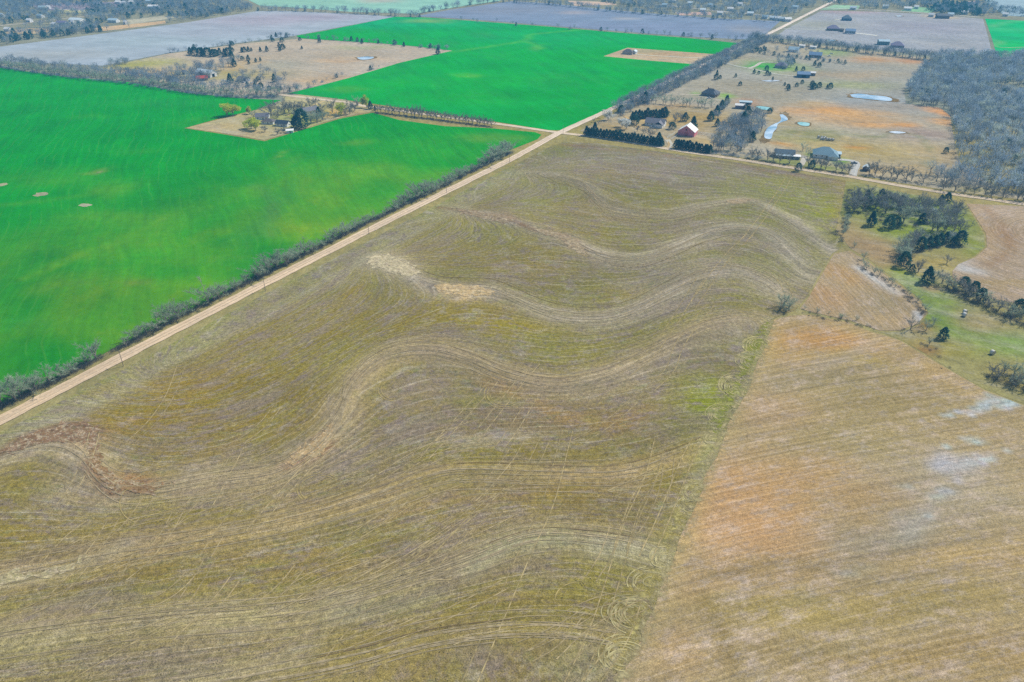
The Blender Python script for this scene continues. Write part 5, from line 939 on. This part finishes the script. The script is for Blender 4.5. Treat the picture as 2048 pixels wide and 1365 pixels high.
def house(name, label, cat_, at, L, W, h, rise, ang, wall, roof, style='gable', win=3, door=True, chimney=False, garage=0, opening=None, wing=None, porch=None, group=None):
    x, y = G(*at)
    r = obj(name, None, None, (x, y, .2), math.radians(ang)); tag(r, label, cat_, group)
    m = MB(); wall_mb(m, L, W, h, rise, style)
    if wing: wx, wl, ww = wing; m.box(wx - ww / 2, wx + ww / 2, -W / 2 - wl, -W / 2 + .1, -.3, h - .003)
    obj('wall', m.mesh('wall', WM[wall]), r)
    m = MB(); roof_mb(m, L, W, h, rise, style)
    if wing: roof_mb(m, wl + W / 2, ww, h - .02, rise * ww / W, 'gable' if style == 'gable' else 'hip', .5, wx, -W / 4 - wl / 2, True)
    ro = obj('roof', m.mesh('roof', RM[roof]), r)
    if chimney: obj('chimney', MB().box(-L * .2 - .4, -L * .2 + .4, .3, 1.1, h + rise * .4, h + rise + .8).mesh('chimney', M_BRICK), ro)
    if porch:
        m = MB(); pc, pl, pd = porch; V = [(-pl / 2, -W / 2 - pd, h - .9), (pl / 2, -W / 2 - pd, h - .9), (pl / 2, -W / 2 - .62, h - .25), (-pl / 2, -W / 2 - .62, h - .25)]; V += [(a, b, c + .15) for a, b, c in V]
        m.add(V, [(3, 2, 1, 0), (4, 5, 6, 7), (0, 1, 5, 4), (1, 2, 6, 5), (2, 3, 7, 6), (3, 0, 4, 7)])
        for k in (-1, 0, 1): m.tube((k * (pl / 2 - .3), -W / 2 - pd + .3, 0), (k * (pl / 2 - .3), -W / 2 - pd + .3, h - .86), .1, .1)
        obj('porch', m.mesh('porch', RM[pc]), r)
    if door: obj('door', MB().box(-.55, .55, -W / 2 - .04, -W / 2 + .02, 0, 2.1).mesh('door', M_DOOR), r, (L * .06, 0, 0))
    if win:
        fm = MB().box(-.75, .75, -.05, .02, -.7, .7).mesh('window', M_TRIM); pm = MB().box(-.6, .6, -.08, -.03, -.55, .55).mesh('pane', M_GLASS)
        for side in (-1, 1):
            for k in range(win):
                wx_ = -L / 2 + L * (k + .5) / win
                if side < 0 and (abs(wx_ - L * .06) < 1.4 or wing and abs(wx_ - wing[0]) < wing[2] / 2 + .8): continue
                w = obj('window', fm, r, (wx_, side * W / 2, h * .55), 0 if side < 0 else math.pi); obj('pane', pm, w)
        w = obj('window', fm, r, (L / 2, 0, h * .55), math.pi / 2); obj('pane', pm, w)
    for k in range(garage):
        obj('garage_door', MB().box(-1.4, 1.4, -.05, .02, 0, 2.3).mesh('garage_door', M_TRIM), r, (L * .3 - k * 3.3, -W / 2, 0))
    if opening:
        side, w_, h_ = opening
        if side == 'end': obj('doorway', MB().box(-w_ / 2, w_ / 2, -.05, .03, 0, h_).mesh('doorway', M_OPEN), r, (L / 2, 0, 0), math.pi / 2)
        elif side == 'start': obj('doorway', MB().box(-w_ / 2, w_ / 2, -.05, .03, 0, h_).mesh('doorway', M_OPEN), r, (-L / 2, 0, 0), -math.pi / 2)
        else: obj('doorway', MB().box(-w_ / 2, w_ / 2, -.05, .03, 0, h_).mesh('doorway', M_OPEN), r, (0, -W / 2, 0))
    return r

# barn homestead at the junction
_barn = house('red_barn', 'red wooden barn with a steep white metal roof', 'barn', (1375, 269.5), 13, 16, 4.2, 5.6, A_ANG + 4, 'red', 'white', 'gable', 0, False, opening=None)
obj('barn_door', MB().box(-2, 2, -.06, .03, 0, 3.4).mesh('barn_door', wall_mat('barn_door_paint', (.5, .12, .13))), _barn, (-6.5, 0, 0), -math.pi / 2)
obj('loft_door', MB().box(-.8, .8, -.06, .03, 5, 6.8).mesh('loft_door', WM['darkred']), _barn, (-6.5, 0, 0), -math.pi / 2)
house('farm_house', 'grey roofed white house with front wing near the red barn', 'house', (1311, 251), 19, 11, 3.2, 3.6, B_ANG + 6, 'white', 'grey', 'gable', 4, True, True, 0, None, (5.2, 4.5, 8))
house('farm_house', 'dark hip roofed brown house behind the row of whitish bare trees', 'house', (1421, 191), 18, 13, 3.4, 4.2, B_ANG, 'brown', 'dark', 'hip', 4, True, True, 0, None, (5, 4, 7))
house('storage_shed', 'mauve walled storage shed with white roof below the red dirt patch', 'shed', (1480, 217), 10.5, 6, 3.4, 1.4, B_ANG + 14, 'mauve', 'white', 'gable', 0, True)
house('loafing_shed', 'low long grey green shed behind the white roofed shed', 'shed', (1491, 208.5), 13, 4, 2.2, .7, B_ANG + 14, 'grey', 'pale', 'slope', 0, False, opening=('front', 8, 1.7))
house('long_house', 'long brick house with slate blue roof behind the roadside trees', 'house', (1568, 313), 16.5, 9, 3., 3., B_ANG + 15, 'brick', 'slate', 'gable', 4, True, False, 0, None, None, ('pale', 15, 3.2))
house('garden_shed', 'small white roofed grey shed at the end of the long brick house', 'shed', (1593, 318.5), 5, 4, 2.6, .4, B_ANG + 15, 'green', 'white', 'slope', 0, True)
house('hip_roofed_house', 'large house with blue grey hip roof beside a green lawn', 'house', (1649, 313), 20, 15, 3.2, 5.2, B_ANG + 12, 'white', 'bluegrey', 'hip', 4, True, False, 0, None, (6.5, 4, 8), None)
house('carport', 'low pale blue roofed carport at the right of the hip roofed house', 'carport', (1671, 312.5), 8, 6, 2.6, .5, B_ANG + 12, 'grey', 'pale', 'slope', 0, False, opening=('front', 6, 2.2))
house('red_shed', 'small dark red shed with whitish roof at the drive entrance', 'shed', (1731, 341), 5.5, 4.6, 2.6, 1.9, A_ANG, 'darkred', 'tin', 'gable', 0, True)
# wheat homestead
house('grey_roofed_shed', 'grey roofed shed with white end wall, westernmost at the wheat homestead', 'shed', (526, 238), 13, 9, 3., 2.8, 8, 'white', 'grey', 'gable', 3, True)
house('low_house', 'low grey brown roofed white house in the wheat homestead yard', 'house', (538, 247.5), 12.5, 8, 2.8, 2.2, B_ANG + 22, 'white', 'brown', 'hip', 3, True, True)
house('dark_roofed_shed', 'dark roofed white shed left of the big dark evergreen', 'shed', (567, 252), 13.5, 8, 2.8, 2.6, B_ANG + 12, 'white', 'dark', 'gable', 2, True)
house('long_white_house', 'long white walled house with grey roof along the homestead lane', 'house', (616, 227), 21, 9, 3., 3.2, 40, 'white', 'grey', 'gable', 5, True, True)
house('white_shed', 'small flat white shed at the wheat edge under the big evergreen', 'shed', (580, 266), 6.5, 4, 2.4, .5, 12, 'white', 'white', 'slope', 0, True)
# wooded farm
house('white_barn', 'white barn with open dark doorway among the bare trees of the far farm', 'barn', (413, 153), 24, 12, 5.2, 3.2, B_ANG + 6, 'white', 'tin', 'gable', 0, False, opening=('end', 4.5, 4))
house('red_roofed_shed', 'red roofed shed in front of the white barn', 'shed', (405, 161), 13, 8, 3., 2.4, 14, 'brown', 'red', 'gable', 2, True)
house('grey_farm_house', 'grey roofed farm house right of the white barn', 'house', (488, 163), 13, 9, 3., 2.6, B_ANG + 10, 'grey', 'grey', 'gable', 3, True)
house('grey_shed', 'small grey shed left of the white barn', 'shed', (371, 149), 6, 5, 3.4, 1.6, B_ANG, 'grey', 'grey', 'gable', 0, True)
house('patch_house', 'brown roofed house alone in the bare patch within the far wheat', 'house', (1256, 108.5), 15, 10, 3.4, 3.4, B_ANG + 8, 'tan', 'brown', 'hip', 3, True)
house('patch_garage', 'white garage right of the house in the bare patch', 'garage', (1269, 108), 7, 6, 3.2, 2., A_ANG, 'white', 'tin', 'gable', 0, False, garage=1)
# eastern farms
house('blue_barn', 'blue roofed dark barn at the end of the long pale drive', 'barn', (1606, 154.5), 15, 11, 4., 2.6, B_ANG + 16, 'blue', 'blue', 'gable', 0, False, opening=('front', 5, 3.2))
house('white_roofed_shed', 'small brown shed with white roof right of the blue roofed barn', 'shed', (1625, 151.5), 6, 5, 3.4, 1.4, B_ANG + 16, 'brown', 'white', 'gable', 0, True)
house('tree_house', 'dark roofed house half hidden in trees by the bright green lawn', 'house', (1562, 136), 15, 10, 3.4, 3.6, B_ANG, 'grey', 'mauve', 'hip', 3, True)
house('brown_house', 'brown walled house with blue roof among white vehicles', 'house', (1630, 115), 17, 11, 3.6, 3.4, B_ANG + 8, 'brown', 'blue', 'gable', 3, True)
house('pale_house', 'pale grey roofed house among bare trees below the far hedge', 'house', (1587, 104), 14, 10, 3.4, 3.6, B_ANG, 'white', 'pale', 'gable', 3, True)
house('far_shed', 'white roofed shed right behind the pale grey roofed house', 'shed', (1604, 95.5), 8, 5, 3, 1., B_ANG, 'white', 'white', 'gable', 0, True); house('far_shed', 'white roofed shed furthest right below the far hedge', 'shed', (1626, 98), 9, 5, 3, 1., B_ANG, 'white', 'white', 'gable', 0, True)
house('green_barn', 'grey green barn with pale blue roof behind the far hedge', 'barn', (1766, 89.5), 16, 10, 5., 2.4, B_ANG + 20, 'green', 'pale', 'gable', 0, False)
house('mauve_house', 'mauve hip roofed house beside the grey green barn', 'house', (1794, 95), 18, 14, 3.6, 5., B_ANG + 10, 'mauve', 'mauve', 'hip', 3, True)
house('mauve_house', 'dark mauve hip roofed house left on the far grey pasture', 'house', (1666, 61), 20, 14, 3.6, 5., B_ANG + 16, 'brown', 'mauve', 'hip', 3, True)
house('far_shed', 'small dark shed between two houses on the far grey pasture', 'shed', (1683, 64), 6, 5, 3.4, 1.6, B_ANG, 'brown', 'brown', 'gable', 0, True)
house('blue_house', 'blue roofed house with white cars on the far grey pasture', 'house', (1700, 67), 15, 11, 4., 3., B_ANG + 16, 'grey', 'blue', 'gable', 3, True)
house('blue_house', 'dark blue hip roofed house furthest back on the far grey pasture', 'house', (1693, 41), 16, 14, 4., 5.4, B_ANG + 16, 'blue', 'slate', 'hip', 3, True)
house('dark_barn', 'long dark barn near the bright green far field', 'barn', (1884, 37), 22, 12, 5., 3., B_ANG + 20, 'brown', 'dark', 'gable', 0, False)
# far settlements
for px, py, L, rc, lb in _far: house('far_house', lb, 'house', (px, py), L * 1.15, L * .55 + 3, 4., 2.6, B_ANG + rng.uniform(-8, 30), 'white' if rc != 'mauve' else 'grey', rc, 'gable', 2, True)

# ------------------------------------------------------------------ vehicles, bales, fences, poles
M_TYRE = plain_mat('tyre_rubber', (.02, .02, .02), .2, 4., .9, .1); M_RIM = plain_mat('wheel_rim', (.4, .4, .42), .1, 4., .4, .4)
PAINT = {k: plain_mat(k + '_car_paint', c, .04, 1., .3, .5) for k, c in dict(white=(.78, .78, .78), dark=(.03, .035, .045), silver=(.4, .42, .45), red=(.3, .03, .03), grey=(.14, .15, .17)).items()}
def profile(pts, w0, w1, mat, name):
    """a side outline given width: narrower towards its top"""
    zs = [p[1] for p in pts]; lo, hi = min(zs), max(zs); n = len(pts)
    W = [w0 + (w1 - w0) * (z - lo) / (hi - lo) for z in zs]
    V = [(x, -w / 2, z) for (x, z), w in zip(pts, W)] + [(x, w / 2, z) for (x, z), w in zip(pts, W)]
    return mesh(name, V, [tuple(range(n)), tuple(range(n, 2 * n))[::-1]] + [(i, i + n, (i + 1) % n + n, (i + 1) % n) for i in range(n)], [mat])
_whl = MB().tube((0, -.11, 0), (0, .11, 0), .34, .34, 12).mesh('wheel', M_TYRE); _rim = MB().tube((0, -.125, 0), (0, .125, 0), .2, .2, 10).mesh('rim', M_RIM)
_lamp = MB().box(-.04, .04, -.2, .2, -.09, .09).mesh('headlight', M_TRIM)
def car(label, at, ang, paint='white', truck=False):
    x, y = G(*at); r = obj('pickup_truck' if truck else 'parked_car', None, None, (x, y, .26), math.radians(ang)); tag(r, label, 'truck' if truck else 'car')
    l = 2.7 if truck else 2.25
    if truck: body = [(-l, .4), (l, .4), (l, .85), (l - .2, 1.), (.9, 1.08), (-.75, 1.08), (-.8, 1.12), (-l, 1.12)]; cab = [(-.75, 1.08), (1.1, 1.06), (.55, 1.8), (-.6, 1.82)]
    else: body = [(-l, .4), (l, .4), (l, .75), (l - .3, .9), (.9, .98), (-1.6, 1.0), (-l, .92)]; cab = [(-1.75, .98), (1.15, .96), (.45, 1.5), (-1.2, 1.52)]
    obj('body', profile(body, 1.85, 1.75, PAINT[paint], 'body'), r); g = obj('cabin', profile(cab, 1.68, 1.35, M_GLASS, 'cabin'), r)
    rt = [(cab[3][0] + .06, cab[3][1] + .015), (cab[2][0] - .06, cab[2][1] + .015), (cab[2][0] - .1, cab[2][1] + .06), (cab[3][0] + .1, cab[3][1] + .06)]
    obj('roof', profile(rt, 1.36, 1.3, PAINT[paint], 'roof'), g)
    for sx in (-.62, .64):
        for sy in (-.82, .82): w = obj('wheel', _whl, r, (sx * l, sy, .34)); obj('rim', _rim, w)
    for sy in (-.6, .6): obj('headlight', _lamp, r, (l, sy, .68))
car('dark pickup truck parked on the drive by the small red shed', (1708, 328), -20, 'grey', True)
car('dark car parked by the carport of the hip roofed house', (1676, 318), -10, 'dark'); car('white car parked in front of the hip roofed house', (1662, 321), 15, 'white')
car('dark car parked at the wing of the grey roofed homestead house', (1325, 253), 30, 'dark'); car('silver car on the homestead yard below the grey roofed house', (1303, 257), -15, 'silver')
for px, py, c, lb in ((477, 163, 'white', 'white car left in the row of vehicles at the wooded farm'), (487, 166, 'white', 'white car in front of the grey farm house'), (494, 167, 'white', 'white car by the dark evergreens at the wooded farm'), (504, 168, 'white', 'white car furthest right at the wooded farm'), (519, 161, 'silver', 'silver vehicle right of the grey farm house'), (447, 163, 'white', 'white vehicle right of the red roofed shed'), (455, 164, 'silver', 'silver vehicle midway between red roofed shed and grey farm house'), (1646, 116.5, 'white', 'white vehicle beside the brown house, nearest its wall'), (1658, 113.5, 'white', 'white vehicle on the loop right of the brown house'), (1663, 108.5, 'white', 'white vehicle at the top of the loop right of the brown house'), (1617, 117, 'white', 'white vehicle left of the brown house'), (1639, 119, 'silver', 'silver vehicle behind the low hedge at the brown house'), (1697, 69, 'white', 'white car left in front of the blue roofed far house'), (1703, 69.5, 'white', 'white car right in front of the blue roofed far house'), (1418, 198, 'white', 'white vehicle at the dark hip roofed house')):
    car(lb, (px, py), rng.uniform(-40, 40), c, rng.random() < .5)
# round bales
M_BALE = plain_mat('bale_straw', (.45, .40, .27), .35, 3., .95, .05); M_NET = plain_mat('bale_wrap', (.62, .61, .56), .15, 5., .7, .2)
def bale_mesh():
    m = MB(); m.tube((0, -.8, 1.), (0, .8, 1.), 1., 1., 18); return m.mesh('straw', M_BALE, False), MB().tube((0, -.66, 1.), (0, .66, 1.), 1.03, 1.03, 18).mesh('net_wrap', M_NET, True)
_bs, _bn = bale_mesh()
def bale(xy, label, ang, s=1.15, group=None):
    r = obj('hay_bale', None, None, (xy[0], xy[1], .1), ang, s); obj('straw', _bs, r); obj('net_wrap', _bn, r); return tag(r, label, 'hay bale', group)
bale(G(1929, 627.5), 'round hay bale on the meadow, rear one of the close pair', .5); bale(G(1928, 633.5), 'round hay bale on the meadow, front one of the close pair', .7); bale(G(1984, 709), 'lone round hay bale on the meadow above the thicket', .4)
for (p, q), nm in ((((1634, 276.5), (1655, 279)), 'rear'), (((1640, 280), (1667, 282.5)), 'front')):
    for (x, y), t in along([p, q], 2.7, 0): bale((x, y), f'round hay bale in the {nm} line of the stacked rows on the pasture', .6, 1.2, 'hay bales lined up on the pasture')
M_WOOD = plain_mat('pole_wood', (.22, .18, .145), .3, 2., .9, .05); M_CERAMIC = plain_mat('insulator_glaze', (.3, .32, .34), .1, 2., .3, .5)
_ps = MB().tube((0, 0, -.5), (0, 0, 9.), .17, .11, 8).mesh('shaft', M_WOOD); _pc = MB().box(-1.1, 1.1, .11, .22, 8.2, 8.34).mesh('crossarm', M_WOOD)
_pi = MB().tube((0, .16, 8.34), (0, .16, 8.56), .06, .04, 8).mesh('insulator', M_CERAMIC)
for i, (px, py, lb) in enumerate([(*POLES[0], 'wooden utility pole nearest the camera beside the dirt road'), (*POLES[1], 'second wooden utility pole along the dirt road'), (*POLES[2], 'third wooden utility pole along the dirt road, by the pale oval patch'), (*POLES[3], 'fourth wooden utility pole along the dirt road'), (*POLES[4], 'fifth wooden utility pole along the dirt road, nearest the junction'), (1126, 270, 'wooden utility pole on the corner of the road junction'), (1288, 285, 'wooden utility pole before the long evergreen windbreak'), (2010, 397, 'wooden utility pole by the cross road at the wood edge')]):
    r = obj('utility_pole', None, None, (*G(px, py), .1), A_ROT if i < 5 else A_ROT + math.pi / 2); tag(r, lb, 'utility pole', 'utility poles along the roads')
    obj('shaft', _ps, r); a = obj('crossarm', _pc, r)
    for sx in (-.95, 0, .95): obj('insulator', _pi, a, (sx, 0, 0))
def fence(pts, label, h=1.3):
    l = Gs(pts); r = obj('rail_fence', None, None, (*l[0], .1)); tag(r, label, 'fence'); o = Vector((*l[0], 0))
    pm = MB().box(-.08, .08, -.08, .08, 0, h).mesh('post', M_TRIM); m = MB()
    for a, b in zip(l, l[1:]):
        n = max(1, int(math.dist(a, b) / 3)); a, b = Vector((*a, 0)) - o, Vector((*b, 0)) - o
        for k in range(n): obj('post', pm, r, a + (b - a) * k / n)
        for z in (.4, .8, 1.2): m.tube(a + Vector((0, 0, z)), b + Vector((0, 0, z)), .06, .06, 4)
    obj('rails', m.mesh('rails', M_TRIM), r)
fence([(1393, 266), (1408, 267.5), (1424, 271), (1432, 274)], 'white rail fence behind the red barn, upper line'); fence([(1390, 268.5), (1410, 272), (1428, 275.5)], 'white rail fence behind the red barn, lower line')
fence([(1334, 276.5), (1344, 270.5), (1350, 266.5)], 'white rail fence along the path left of the red barn'); fence([(1343, 280), (1350, 274.5), (1356, 270.5)], 'white rail fence at the corner of the red barn paddock')

# ------------------------------------------------------------------ haze
def haze():
    b = MB(); b.box(-3200, 3200, -150, 4200, -1, CAM_H + 4)
    g = N('haze'); t = g.t; t.nodes.remove(g.b)
    pv = t.nodes.new('ShaderNodeVolumePrincipled'); t.links.new(pv.outputs[0], t.nodes['Material Output'].inputs['Volume'])
    pv.inputs['Density'].default_value = HAZE_D; pv.inputs['Color'].default_value = (*HAZE_C, 1); pv.inputs['Anisotropy'].default_value = 0
    tag(obj('haze', b.mesh('haze', g.m)), kind='stuff')
haze()
